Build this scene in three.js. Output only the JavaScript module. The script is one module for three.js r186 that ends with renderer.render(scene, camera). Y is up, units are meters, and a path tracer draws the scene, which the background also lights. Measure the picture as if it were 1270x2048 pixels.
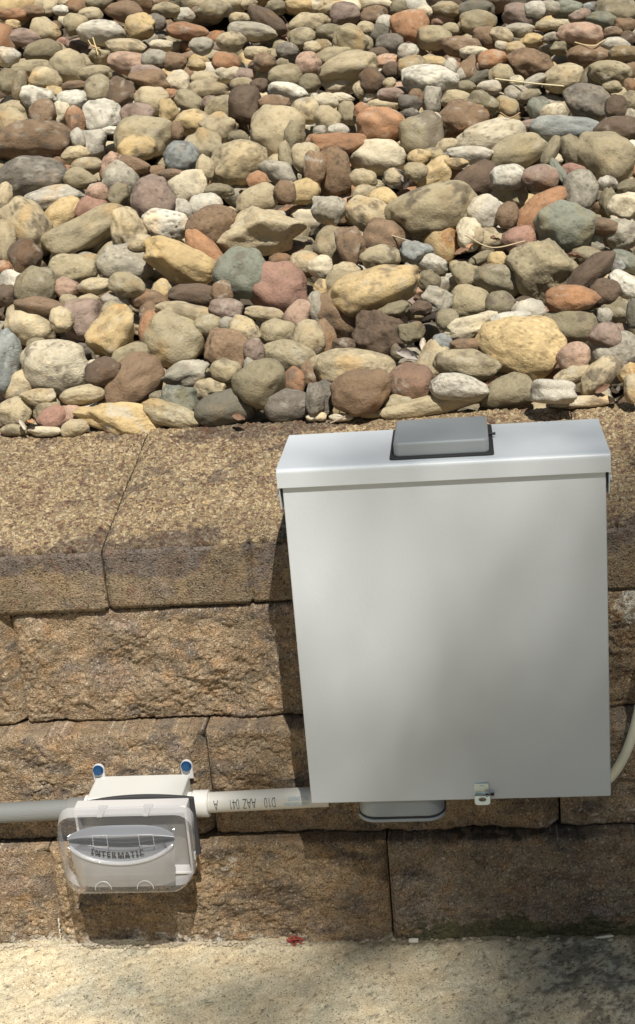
import * as THREE from 'three';
import { RoundedBoxGeometry } from 'three/addons/geometries/RoundedBoxGeometry.js';
import { mergeGeometries, mergeVertices } from 'three/addons/utils/BufferGeometryUtils.js';
import { FontLoader } from 'three/addons/loaders/FontLoader.js';
import { TextGeometry } from 'three/addons/geometries/TextGeometry.js';
import { createNoise3D } from 'simplex-noise';

// ---------- camera, sky, sun, exposure ----------
const scene = new THREE.Scene();
const camera = new THREE.PerspectiveCamera(39.5, 1270 / 2048, 0.05, 400);
camera.position.set(0.2648, 1.1666, 1.6257);
camera.rotation.order = 'YXZ';
camera.rotation.set(-0.3272, 0.1157, -0.0847);
const renderer = new THREE.WebGLRenderer({ antialias: true });
renderer.toneMapping = THREE.LinearToneMapping;
renderer.toneMappingExposure = 1.29;
renderer.shadowMap.enabled = true;
const SKY = 0.38;
const SUN = new THREE.Vector3(0.33, 1.58, 1.0).normalize();
{ // hazy summer sky
  const W = 256, H = 128, d = new Float32Array(W * H * 4), v = new THREE.Vector3();
  for (let j = 0; j < H; j++) for (let i = 0; i < W; i++) {
    const el = ((j + 0.5) / H - 0.5) * Math.PI, az = ((i + 0.5) / W - 0.5) * 2 * Math.PI;
    v.set(Math.cos(el) * Math.cos(az), Math.sin(el), Math.cos(el) * Math.sin(az));
    const t = Math.pow(Math.max(0, v.y), 0.55), c = [0.62, 0.66, 0.68].map((h, k) => h + ([0.20, 0.30, 0.46][k] - h) * t);
    const g = Math.pow(Math.max(0, v.dot(SUN)), 24) * 0.9, f = v.y < 0 ? 0.45 : 1;
    d.set([(c[0] + g) * f * SKY, (c[1] + g * 0.95) * f * SKY, (c[2] + g * 0.85) * f * SKY, 1], (j * W + i) * 4);
  }
  const t = new THREE.DataTexture(d, W, H, THREE.RGBAFormat, THREE.FloatType); t.mapping = THREE.EquirectangularReflectionMapping; t.magFilter = THREE.LinearFilter; t.minFilter = THREE.LinearFilter; t.needsUpdate = true;
  scene.background = t; scene.environment = t;
}
const sun = new THREE.DirectionalLight(new THREE.Color(1, 0.95, 0.865), 4.9);
sun.position.copy(SUN).multiplyScalar(20);
sun.castShadow = true;
sun.shadow.radius = 1;
sun.shadow.mapSize.set(4096, 4096);
Object.assign(sun.shadow.camera, { left: -4, right: 4, top: 4, bottom: -4, near: 1, far: 40 });
scene.add(sun, sun.target);

// ---------- helpers ----------
let seedState = 12345;
const rnd = () => { seedState = (seedState * 1664525 + 1013904223) >>> 0; return seedState / 4294967296; };
const rr = (a, b) => a + (b - a) * rnd();
const n3 = createNoise3D(rnd), n3b = createNoise3D(rnd), n3c = createNoise3D(rnd);
const clamp = (x, a = 0, b = 1) => Math.min(b, Math.max(a, x));
const sm = (a, b, x) => { const t = clamp((x - a) / (b - a)); return t * t * (3 - 2 * t); };
const mix = (a, b, t) => a + (b - a) * t;
const fbm = (x, y, z, o = 3) => { let s = 0, a = 0.5, f = 1; for (let i = 0; i < o; i++) { s += a * n3(x * f, y * f, z * f); a *= 0.5; f *= 2.03; } return s; };
const usedNames = {};
function numbered(name) { const k = usedNames[name] = (usedNames[name] ?? -1) + 1; return k ? `${name}_${String(k).padStart(3, '0')}` : name; }
function shade(o) { o.traverse(m => { if (m.isMesh) { m.castShadow = true; m.receiveShadow = true; } }); }
function thing(name, label, category, group, kind) {
  const o = new THREE.Group(); o.name = numbered(name); scene.add(o);
  o.userData = { label, category }; if (group) o.userData.group = group; if (kind) o.userData.kind = kind;
  return o;
}
function mesh(name, geo, mat, parent) {
  const m = new THREE.Mesh(geo, mat); m.name = name; m.castShadow = m.receiveShadow = true; parent.add(m); return m;
}
function top(name, geo, mat, label, category, group, kind) {
  const m = new THREE.Mesh(geo, mat); m.name = numbered(name); m.castShadow = m.receiveShadow = true; scene.add(m);
  m.userData = {}; if (label) m.userData.label = label; if (category) m.userData.category = category;
  if (group) m.userData.group = group; if (kind) m.userData.kind = kind; return m;
}
function merge(list) { return mergeGeometries(list.map(g => { g = g.index ? g.toNonIndexed() : g; for (const k of Object.keys(g.attributes)) if (!['position', 'normal', 'uv'].includes(k)) g.deleteAttribute(k); return g; })); }
const std = (c, roughness = 0.6, o = {}) => new THREE.MeshStandardMaterial({ color: new THREE.Color().setRGB(...c), roughness, ...o });
function dataTex(n, fn, { srgb = true, rep = 1 } = {}) {
  const d = new Uint8Array(n * n * 4);
  for (let j = 0; j < n; j++) for (let i = 0; i < n; i++) {
    const c = fn(i / n, j / n, i, j); const k = (j * n + i) * 4;
    d[k] = clamp(c[0]) * 255; d[k + 1] = clamp(c[1]) * 255; d[k + 2] = clamp(c[2]) * 255; d[k + 3] = 255;
  }
  const t = new THREE.DataTexture(d, n, n); t.wrapS = t.wrapT = THREE.RepeatWrapping; t.magFilter = THREE.LinearFilter;
  t.minFilter = THREE.LinearMipmapLinearFilter; t.generateMipmaps = true;
  if (srgb) t.colorSpace = THREE.SRGBColorSpace; t.repeat.set(rep, rep); t.needsUpdate = true; return t;
}
// tiling value noise / cells on a unit square
const hash = (i, j, s) => { let h = (i * 374761393 + j * 668265263 + s * 2147483647) | 0; h = Math.imul(h ^ (h >>> 13), 1274126177); return ((h ^ (h >>> 16)) >>> 0) / 4294967296; };
function vnoise(u, v, f, s) {
  const x = u * f, y = v * f, i = Math.floor(x), j = Math.floor(y), a = x - i, b = y - j;
  const w = a * a * (3 - 2 * a), z = b * b * (3 - 2 * b), m = k => ((k % f) + f) % f;
  return mix(mix(hash(m(i), m(j), s), hash(m(i + 1), m(j), s), w), mix(hash(m(i), m(j + 1), s), hash(m(i + 1), m(j + 1), s), w), z);
}
function cells(u, v, f, s) { // nearest grain: [distance, id, second distance]
  const x = u * f, y = v * f, i = Math.floor(x), j = Math.floor(y); let d1 = 9, d2 = 9, id = 0;
  for (let a = -1; a <= 1; a++) for (let b = -1; b <= 1; b++) {
    const ci = ((i + a) % f + f) % f, cj = ((j + b) % f + f) % f;
    const px = i + a + 0.1 + 0.8 * hash(ci, cj, s), py = j + b + 0.1 + 0.8 * hash(ci, cj, s + 7);
    const d = Math.hypot(x - px, y - py);
    if (d < d1) { d2 = d1; d1 = d; id = hash(ci, cj, s + 13); } else if (d < d2) d2 = d;
  }
  return [d1, id, d2];
}

// ---------- surface textures (grain only) ----------
const grainBump = dataTex(1024, (u, v) => {
  const c = cells(u, v, 190, 3), h = 0.55 * (1 - c[0]) * (0.5 + c[1] * 0.7) + 0.3 * vnoise(u, v, 420, 5) + 0.25 * vnoise(u, v, 60, 6);
  return [h, h, h];
}, { srgb: false });
const blockGrain = dataTex(1024, (u, v) => {
  const c = cells(u, v, 230, 11), id = c[1];
  let t = 0.86 + 0.26 * (id - 0.5) + 0.2 * (vnoise(u, v, 500, 2) - 0.5) + 0.18 * (vnoise(u, v, 40, 4) - 0.5);
  if (id > 0.955) t += 0.26; if (id < 0.05) t -= 0.22;
  const w = 0.05 * (vnoise(u, v, 24, 8) - 0.5);
  return [t + w, t, t - w * 1.3];
});
function warpCells(u, v, f, s) { const du = (vnoise(u, v, f >> 1, s + 50) - 0.5) * 1.3 / f, dv = (vnoise(u, v, f >> 1, s + 60) - 0.5) * 1.3 / f; return cells(u + du, v + dv, f, s); }
function capLayers(u, v) { const a = warpCells(u, v, 100, 21), b = warpCells(u, v, 176, 31), c = warpCells(u, v, 270, 37); return hash(Math.floor(a[1] * 9999), 3, 4) > 0.62 ? [a, b, c, 1] : [b, a, c, 0]; }
const capGrain = dataTex(1024, (u, v) => {
  const [c, o, f, big] = capLayers(u, v), id = c[1];
  let r = 0.74, g = 0.71, b = 0.65;
  if (id > 0.74) { r = 1.0; g = 0.97; b = 0.89; } else if (id > 0.55) { r = 0.90; g = 0.84; b = 0.73; } else if (id < 0.12) { r = 0.56; g = 0.48; b = 0.45; } else if (id < 0.28) { r = 0.66; g = 0.58; b = 0.53; }
  const q = 0.20 * (f[1] - 0.5) + 0.14 * (vnoise(u, v, 500, 2) - 0.5) + 0.10 * (vnoise(u, v, 30, 3) - 0.5);
  return [r + q, g + q, b + q];
});
const capBump = dataTex(1024, (u, v) => {
  const [c, o, f, big] = capLayers(u, v);
  const h = 0.62 * sm(0, 0.35, c[2] - c[0]) * (0.3 + 0.7 * c[1]) + 0.2 * (1 - f[0]) + 0.15 * vnoise(u, v, 500, 5) + 0.1 * vnoise(u, v, 40, 5);
  return [h, h, h];
}, { srgb: false });
const floorGrain = dataTex(2048, (u, v) => {
  const c = cells(u, v, 300, 41), c2 = cells(u, v, 620, 43), id = c[1];
  let t = 0.90 + 0.12 * (id - 0.5) + 0.12 * (c2[1] - 0.5) + 0.10 * (vnoise(u, v, 14, 4) - 0.5) + 0.08 * (vnoise(u, v, 60, 9) - 0.5);
  if (id > 0.94) t += 0.12; if (c2[1] < 0.07) t -= 0.2; if (id < 0.035) t -= 0.22;
  const w = 0.04 * (vnoise(u, v, 30, 8) - 0.5);
  return [t + w + 0.01, t, t - 0.03 - w];
});
const stoneBump = dataTex(512, (u, v) => {
  let h = 0.4 * vnoise(u, v, 32, 1) + 0.3 * vnoise(u, v, 90, 2) + 0.3 * vnoise(u, v, 200, 3);
  const c = cells(u, v, 60, 5); if (c[1] > 0.8) h -= 0.45 * sm(0.35, 0.1, c[0]);
  return [h, h, h];
}, { srgb: false });
const paintBump = dataTex(512, (u, v) => { const h = 0.6 * vnoise(u, v, 128, 1) + 0.4 * vnoise(u, v, 256, 2); return [h, h, h]; }, { srgb: false });

// ---------- ground: concrete slab, slope bed ----------
function gridLines(a, b, f0, f1, fine, coarse) { // fine spacing inside [f0,f1]
  const L = []; let x = f0; while (x < f1) { L.push(x); x += fine; } L.push(f1);
  let st = fine; x = f1; while (x < b) { st = Math.min(coarse, st * 1.5); x = Math.min(b, x + st); L.push(x); }
  st = fine; x = f0; while (x > a) { st = Math.min(coarse, st * 1.5); x = Math.max(a, x - st); L.unshift(x); }
  return L;
}
function sheet(xs, zs, hf, cf) {
  const nx = xs.length, nz = zs.length, P = new Float32Array(nx * nz * 3), C = new Float32Array(nx * nz * 3), U = new Float32Array(nx * nz * 2), I = [];
  for (let j = 0; j < nz; j++) for (let i = 0; i < nx; i++) {
    const k = j * nx + i, x = xs[i], z = zs[j];
    P.set([x, hf(x, z), z], k * 3); C.set(cf(x, z), k * 3); U.set([x, -z], k * 2);
    if (i < nx - 1 && j < nz - 1) I.push(k, k + nx, k + 1, k + 1, k + nx, k + nx + 1);
  }
  const g = new THREE.BufferGeometry();
  g.setAttribute('position', new THREE.BufferAttribute(P, 3)); g.setAttribute('color', new THREE.BufferAttribute(C, 3)); g.setAttribute('uv', new THREE.BufferAttribute(U, 2));
  g.setIndex(I); g.computeVertexNormals(); return g;
}
{
  const xs = gridLines(-30, 30, -0.55, 0.75, 0.004, 3), zs = gridLines(-0.25, 40, -0.02, 0.24, 0.004, 3);
  const fl = sheet(xs, zs, (x, z) => 0.0025 * fbm(x * 9, 1, z * 9, 3) + 0.0016 * n3(x * 60, 4, z * 60), (x, z) => {
    let c = [0.69, 0.605, 0.445];
    const big = fbm(x * 3 + 9, 2, z * 3, 3); const t = 1 + 0.16 * big;
    c = c.map(v => v * t);
    // cooler grey weathering towards the right, in ragged patches
    const gk = sm(-0.25, 0.25, fbm(x * 5, 7, z * 5, 3) + sm(0.0, 0.35, x) * 0.55 - 0.3);
    c = [mix(c[0], 0.44, gk * 0.6), mix(c[1], 0.42, gk * 0.6), mix(c[2], 0.345, gk * 0.6)];
    // black mildew blotches, strongest around x 0.3 to 0.45
    const zone = sm(0.22, 0.40, x) * (0.55 + 0.45 * sm(0.2, 0.02, Math.abs(z - 0.06))) * sm(0.9, 0.5, x);
    const m = fbm(x * 26, 3, z * 26, 4) + 0.35 * n3b(x * 90, 1, z * 90) + zone * 0.62;
    const k = sm(0.50, 0.72, m); c = c.map((v, i) => mix(v, [0.075, 0.07, 0.06][i], k * 0.62));
    const sp = n3c(x * 120, 2, z * 120) + zone * 0.35; const ks = sm(0.80, 0.93, sp); c = c.map((v, i) => mix(v, [0.10, 0.075, 0.06][i], ks * 0.8));
    // soil and moss film in the joint along the wall
    const dj = z - 0.006 - 0.006 * n3(x * 30, 9, 0) - 0.008 * sm(0.03, 0.12, x) * sm(0.24, 0.16, x); const kj = sm(0.010, 0.0, dj) * (0.35 + 0.65 * sm(-0.02, 0.05, x));
    c = c.map((v, i) => mix(v, [0.17, 0.14, 0.09][i], kj * (0.7 + 0.3 * n3b(x * 140, 1, z * 140))));
    return c;
  });
  const uv = fl.attributes.uv; for (let i = 0; i < uv.count; i++) uv.setXY(i, uv.getX(i) / 0.62, uv.getY(i) / 0.62);
  const fb = grainBump.clone(); fb.repeat.set(2.4, 2.4);
  top('concrete_pavement', fl, new THREE.MeshStandardMaterial({ vertexColors: true, map: floorGrain, roughness: 0.92, bumpMap: fb, bumpScale: 0.0012 }), null, null, null, 'structure');
}
const SLOPE = 0.36, slopeY = (z) => 0.648 + SLOPE * (-0.45 - z); // level through the middles of the top stones
{
  const xs = gridLines(-30, 30, -1.6, 1.6, 0.04, 3), zs = gridLines(-40, -0.33, -3.2, -0.36, 0.04, 3);
  const g = sheet(xs, zs, (x, z) => {
    const zz = Math.max(z, -4.5) + (z < -4.5 ? (z + 4.5) * 0.15 : 0);
    return Math.max(0.45, slopeY(zz) - 0.075) + 0.012 * n3(x * 8, 0, z * 8) - sm(-0.42, -0.34, z) * 0.12;
  }, (x, z) => { const t = 0.8 + 0.4 * fbm(x * 14, 0, z * 14); return [0.085 * t, 0.066 * t, 0.046 * t]; });
  top('soil_slope', g, new THREE.MeshStandardMaterial({ vertexColors: true, roughness: 1, bumpMap: grainBump, bumpScale: 0.004 }), null, null, null, 'structure');
}

// ---------- retaining wall of split-face blocks and caps ----------
function sweptBlock(x0, x1, profile, step, disp, colour, uvScale) {
  // profile: list of {y,z,ny,nz,s}; open strip from rear top round the front to rear bottom, closed at the ends
  const nx = Math.max(4, Math.round((x1 - x0) / step)), np = profile.length, P = [], C = [], U = [], I = [];
  const ends = [];
  for (let i = 0; i <= nx; i++) for (let j = 0; j < np; j++) {
    const x = x0 + (x1 - x0) * i / nx, q = profile[j], d = disp(x, q.y, q.z, q, x - x0, x1 - x);
    const Y = q.y + q.ny * d, Zz = q.z + q.nz * d;
    P.push(x, Y, Zz); C.push(...colour(x, Y, Zz, q)); U.push(x * uvScale, q.s * uvScale);
    if (i < nx && j < np - 1) { const k = i * np + j; I.push(k, k + 1, k + np, k + np, k + 1, k + np + 1); }
  }
  for (const [i, flip] of [[0, 0], [nx, 1]]) { // end faces
    const base = P.length / 3; let cy = 0, cz = 0;
    for (let j = 0; j < np; j++) { const k = i * np + j; cy += P[k * 3 + 1]; cz += P[k * 3 + 2]; P.push(P[k * 3], P[k * 3 + 1], P[k * 3 + 2]); C.push(C[k * 3], C[k * 3 + 1], C[k * 3 + 2]); U.push(P[k * 3 + 2] * uvScale, P[k * 3 + 1] * uvScale); }
    P.push(P[i * np * 3], (profile[0].y + profile[np - 1].y) / 2, (profile[0].z + profile[np - 1].z) / 2 + 0.02); C.push(...C.slice(i * np * 3, i * np * 3 + 3)); U.push(0, 0);
    const c = base + np;
    for (let j = 0; j < np - 1; j++) flip ? I.push(c, base + j, base + j + 1) : I.push(c, base + j + 1, base + j);
  }
  const g = new THREE.BufferGeometry();
  g.setAttribute('position', new THREE.Float32BufferAttribute(P, 3)); g.setAttribute('color', new THREE.Float32BufferAttribute(C, 3)); g.setAttribute('uv', new THREE.Float32BufferAttribute(U, 2));
  g.setIndex(I); g.computeVertexNormals(); return g;
}
function blockProfile(y0, y1, zf, depth, st) {
  const L = [], add = (y, z, ny, nz) => { const p = L[L.length - 1]; L.push({ y, z, ny, nz, s: p ? p.s + Math.hypot(y - p.y, z - p.z) : 0 }); };
  add(y1, zf - depth, 1, 0); add(y1, zf - 0.06, 1, 0);
  for (let z = zf - 0.055; z < zf - 0.007; z += st * 1.5) add(y1, z, 1, 0);
  for (let a = 0; a <= 4; a++) { const t = a / 4 * Math.PI / 2, r = 0.007; add(y1 - r + r * Math.cos(t), zf - r + r * Math.sin(t), Math.cos(t), Math.sin(t)); }
  for (let y = y1 - 0.009; y > y0 + 0.005; y -= st) add(y, zf, 0, 1);
  add(y0 + 0.003, zf - 0.0005, 0, 1); add(y0, zf - 0.003, -0.7, 0.7); add(y0, zf - 0.05, -1, 0); add(y0, zf - depth, -1, 0);
  return L;
}
const splitFace = (x, y, s) => { // conchoidal breaks, then pits and grains
  const wx = x + 0.006 * n3(x * 40, y * 40, s), wy = y + 0.006 * n3b(x * 40, y * 40, s), rough = 0.75 + 0.5 * n3(x * 6, y * 6, s + 20);
  let d = 0.0058 * n3(x * 8, y * 11, s) + 0.0026 * n3b(wx * 24, wy * 30, s + 3);
  const t1 = n3c(wx * 48, wy * 74, s); d += rough * (0.0017 * t1 - 0.0012 * sm(0.25, 0.7, n3(wx * 62, wy * 88, s + 5)));
  d += rough * (0.0013 * n3(x * 105, y * 130, s + 8) + 0.0012 * n3b(x * 200, y * 225, s) + 0.0006 * n3c(x * 290, y * 290, s));
  return d;
};
const wall = thing('retaining_wall', 'brown split-face concrete block retaining wall with rough cap stones', 'wall');
const blockBump = grainBump.clone(); blockBump.repeat.set(1, 1);
const blockMat = new THREE.MeshStandardMaterial({ vertexColors: true, map: blockGrain, roughness: 0.95, bumpMap: blockBump, bumpScale: 0.0024 });
const capMat = new THREE.MeshStandardMaterial({ vertexColors: true, map: capGrain, roughness: 0.95, bumpMap: capBump, bumpScale: 0.0028 });
const capFrontMat = new THREE.MeshStandardMaterial({ vertexColors: true, map: blockGrain, roughness: 0.95, bumpMap: grainBump, bumpScale: 0.0022 });
const COURSES = [[0.0, 0.1508, 0.0, -0.3277], [0.1508, 0.3084, -0.0234, -0.1], [0.3084, 0.4708, -0.0549, -0.3487]];
COURSES.forEach(([y0, y1, zf, j], ci) => {
  for (let k = -3; k <= 3; k++) {
    const x0 = j + 0.457 * k + 0.0015, x1 = x0 + 0.4545;
    const near = x1 > -0.75 && x0 < 0.85, st = near ? 0.0017 : 0.008, s = ci * 17.3 + k * 5.1;
    const dz = rr(-0.003, 0.003), tone = rr(0.9, 1.1), grey = clamp(rr(-0.1, 0.25) + (ci === 0 && k >= 1 ? 0.35 : 0) + (x0 > 0.3 ? 0.3 : 0));
    const prof = blockProfile(y0 + (ci ? 0.0008 : -0.02), y1 - 0.0012, zf + dz, 0.28, st);
    const g = sweptBlock(x0, x1, prof, st, (x, y, z, q, a, b) => {
      const bev = -(b < 0.016 ? (0.016 - b) * 0.9 : 0) - (a < 0.006 ? (0.006 - a) * 0.8 : 0);
      const smooth = sm(0, 0.004, a) * sm(0.010, 0.02, b), edge = 1 - 0.6 * sm(0.02, 0.002, y1 - y);
      return (q.nz > 0.4 ? bev * q.nz : 0) + splitFace(x, y, s) * q.nz * (0.15 + 0.85 * smooth) * edge + (q.ny > 0.5 ? 0.0009 * n3(x * 120, z * 120, s) * q.ny : 0);
    }, (x, y, z) => {
      let c = [0.345 * tone, 0.245 * tone, 0.145 * tone];
      c = [mix(c[0], 0.235, grey), mix(c[1], 0.20, grey), mix(c[2], 0.16, grey)];
      const b = 1 + 0.30 * fbm(x * 14, y * 18, s, 3); c = c.map(v => v * b);
      const pk = sm(0.15, 0.5, fbm(x * 22 + 5, y * 26, s + 2, 3)); c = [mix(c[0], 0.40, pk * 0.55), mix(c[1], 0.25, pk * 0.55), mix(c[2], 0.13, pk * 0.55)];
      const dk = sm(0.12, 0.42, fbm(x * 11 - 3, y * 20, s + 4, 4)); c = c.map((v, i) => mix(v, [0.12, 0.098, 0.085][i], dk * 0.6));
      const pur = sm(0.18, 0.5, fbm(x * 8, y * 12, s + 9, 3)); c = [mix(c[0], 0.25, pur * 0.5), mix(c[1], 0.185, pur * 0.5), mix(c[2], 0.15, pur * 0.5)];
      const fl = n3b(x * 170, y * 190, s); if (fl > 0.72) c = c.map((v, i) => mix(v, [0.6, 0.52, 0.4][i], 0.65)); if (fl < -0.78) c = c.map(v => v * 0.5);
      // lime bloom: chalky crust low on the left, on the upper right block and beside the outlet
      const lime = Math.max(ci === 0 ? sm(0.035, 0.0, y) * sm(0.1, -0.1, x) * 0.9 : 0, ci === 2 ? sm(0.38, 0.46, x) * sm(0.40, 0.45, y) : 0, ci === 1 && x > 0.33 ? 0.62 * sm(0.21, 0.16, y) : 0, ci === 0 ? 0.85 * sm(0.05, 0.01, Math.hypot(x + 0.085, (y - 0.115) * 1.4)) : 0);
      const lk = sm(0.55, 0.8, lime * 0.75 + 0.45 * n3c(x * 55, y * 70, s) + 0.2 * n3(x * 160, y * 160, s)); c = c.map((v, i) => mix(v, [0.62, 0.57, 0.47][i], lk * 0.85));
      // moss along the foot on the right
      const mz = ci === 0 ? sm(0.045, 0.008, y + 0.012 * n3(x * 26, 3, s)) * sm(0.12, 0.2, x) : 0;
      const mk = sm(0.35, 0.7, mz + 0.35 * n3(x * 80, y * 90, s)); c = c.map((v, i) => mix(v, [0.085, 0.085, 0.03][i], mk * 0.8));
      const wet = ci === 0 ? sm(0.146, 0.151, y + 0.004 * n3(x * 40, 1, 1)) * sm(0.16, 0.24, x) * sm(0.4, 0.33, x) : 0; c = c.map((v, i) => mix(v, [0.06, 0.05, 0.03][i], wet * sm(-0.2, 0.2, n3b(x * 60, y * 60, z * 60)) * 0.9));
      return c;
    }, 1 / 0.34);
    mesh('block', g, blockMat, wall);
  }
});
const CAP_Y = 0.557, CAP_Z = -0.0545, capTop = z => CAP_Y + 0.18 * (CAP_Z - z);
{
  const cuts = [-1.9, -1.5, -1.05, -0.655, -0.2135, 0.409, 0.85, 1.3, 1.75];
  const lift = [0, 0, 0, 0.0005, 0.002, 0.0, 0.002, 0, 0], out = [0, 0.002, -0.002, 0.004, 0.0005, 0.001, 0, 0.002, 0];
  for (let k = 0; k < cuts.length - 1; k++) {
    const x0 = cuts[k] + 0.0008, x1 = cuts[k + 1] - 0.0008, near = x1 > -0.75 && x0 < 0.85, st = near ? 0.0022 : 0.01, s = k * 3.7 + 40;
    const L = [], add = (y, z, ny, nz) => { const p = L[L.length - 1]; L.push({ y, z, ny, nz, s: p ? p.s + Math.hypot(y - p.y, z - p.z) : 0 }); };
    const zf = CAP_Z + out[k], yb = 0.4715 + lift[k] - 0.0005, rad = 0.0065;
    add(yb, -0.40, 0, -1); add(0.61, -0.404, 0, -1);
    for (let z = -0.398; z < zf - rad; z += st) add(capTop(z), z, 0.984, 0.177);
    for (let a = 1; a <= 6; a++) { const t = a / 6 * 1.45; add(capTop(zf - rad) - rad * 0.98 + rad * Math.cos(t), zf - rad + rad * Math.sin(t), Math.cos(t), Math.sin(t)); }
    for (let y = L[L.length - 1].y - st; y > yb + 0.004; y -= st) add(y, zf, 0, 1);
    add(yb, zf - 0.001, -0.5, 0.8); add(yb, zf - 0.06, -1, 0); add(yb, -0.39, -1, 0);
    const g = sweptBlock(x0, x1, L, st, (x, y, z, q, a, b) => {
      if (q.nz < -0.5 || q.ny < -0.9) return 0;
      const e = Math.min(a, b), edge = -0.004 * sm(0.006, 0, e), topf = q.ny > 0.5 ? 1 : 0.3;
      const chip = q.nz > 0.25 && q.ny > 0.1 ? -0.006 * sm(0.15, 0.7, n3c(x * 34, 5, s)) - 0.003 * Math.abs(n3(x * 90, 6, s)) : 0;
      const crack = chip + 0 * k + (k === 4 && q.nz > 0.6 ? -0.006 * sm(0.0022, 0.0004, Math.abs(x + 0.0235 - (y - 0.5) * 0.03 + 0.001 * n3(1, y * 60, 2))) + (x > -0.0235 ? -0.002 : 0) : 0); // split down the front only
      return edge + crack + 0.0024 * fbm(x * 9, y * 9, z * 9 + s, 3) + topf * (0.0013 * n3(x * 60, y * 60, z * 60) + 0.0015 * n3b(x * 120, y * 120, z * 120) + (q.ny > 0.5 ? 0.0008 : 0) * n3c(x * 200, y * 200, z * 200));
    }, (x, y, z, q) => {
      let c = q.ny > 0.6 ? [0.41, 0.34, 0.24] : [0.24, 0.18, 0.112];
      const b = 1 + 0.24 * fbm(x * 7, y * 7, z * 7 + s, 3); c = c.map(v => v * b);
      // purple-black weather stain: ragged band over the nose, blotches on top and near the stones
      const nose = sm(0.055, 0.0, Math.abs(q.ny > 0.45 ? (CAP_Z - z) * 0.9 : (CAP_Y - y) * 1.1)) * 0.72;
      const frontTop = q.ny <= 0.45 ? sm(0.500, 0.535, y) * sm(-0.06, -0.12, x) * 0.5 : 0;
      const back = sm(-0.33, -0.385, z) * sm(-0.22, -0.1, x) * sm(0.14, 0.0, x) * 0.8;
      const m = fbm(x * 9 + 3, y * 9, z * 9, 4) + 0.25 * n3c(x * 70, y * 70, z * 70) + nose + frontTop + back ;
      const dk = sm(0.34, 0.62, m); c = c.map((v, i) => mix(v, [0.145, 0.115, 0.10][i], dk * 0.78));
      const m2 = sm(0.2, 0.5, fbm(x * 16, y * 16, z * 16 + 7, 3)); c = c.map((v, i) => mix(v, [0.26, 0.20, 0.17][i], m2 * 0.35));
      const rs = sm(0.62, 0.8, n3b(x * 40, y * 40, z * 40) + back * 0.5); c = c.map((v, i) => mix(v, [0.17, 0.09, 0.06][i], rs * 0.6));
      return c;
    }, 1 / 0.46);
    const np = L.length, jf = L.findIndex(q => q.nz > 0.7 && q.ny < 0.7), all = g.index.array, it = [], fr = [];
    for (let i = 0; i < all.length; i += 3) { const front = all[i] < (g.attributes.position.count - 2 * (np + 1)) && Math.min(all[i] % np, all[i + 1] % np, all[i + 2] % np) >= jf; (front ? fr : it).push(all[i], all[i + 1], all[i + 2]); }
    const ff = g.clone(); g.setIndex(it); ff.setIndex(fr);
    mesh('front_face', ff, capFrontMat, mesh('cap_stone', g, capMat, wall));
  }
}

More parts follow.
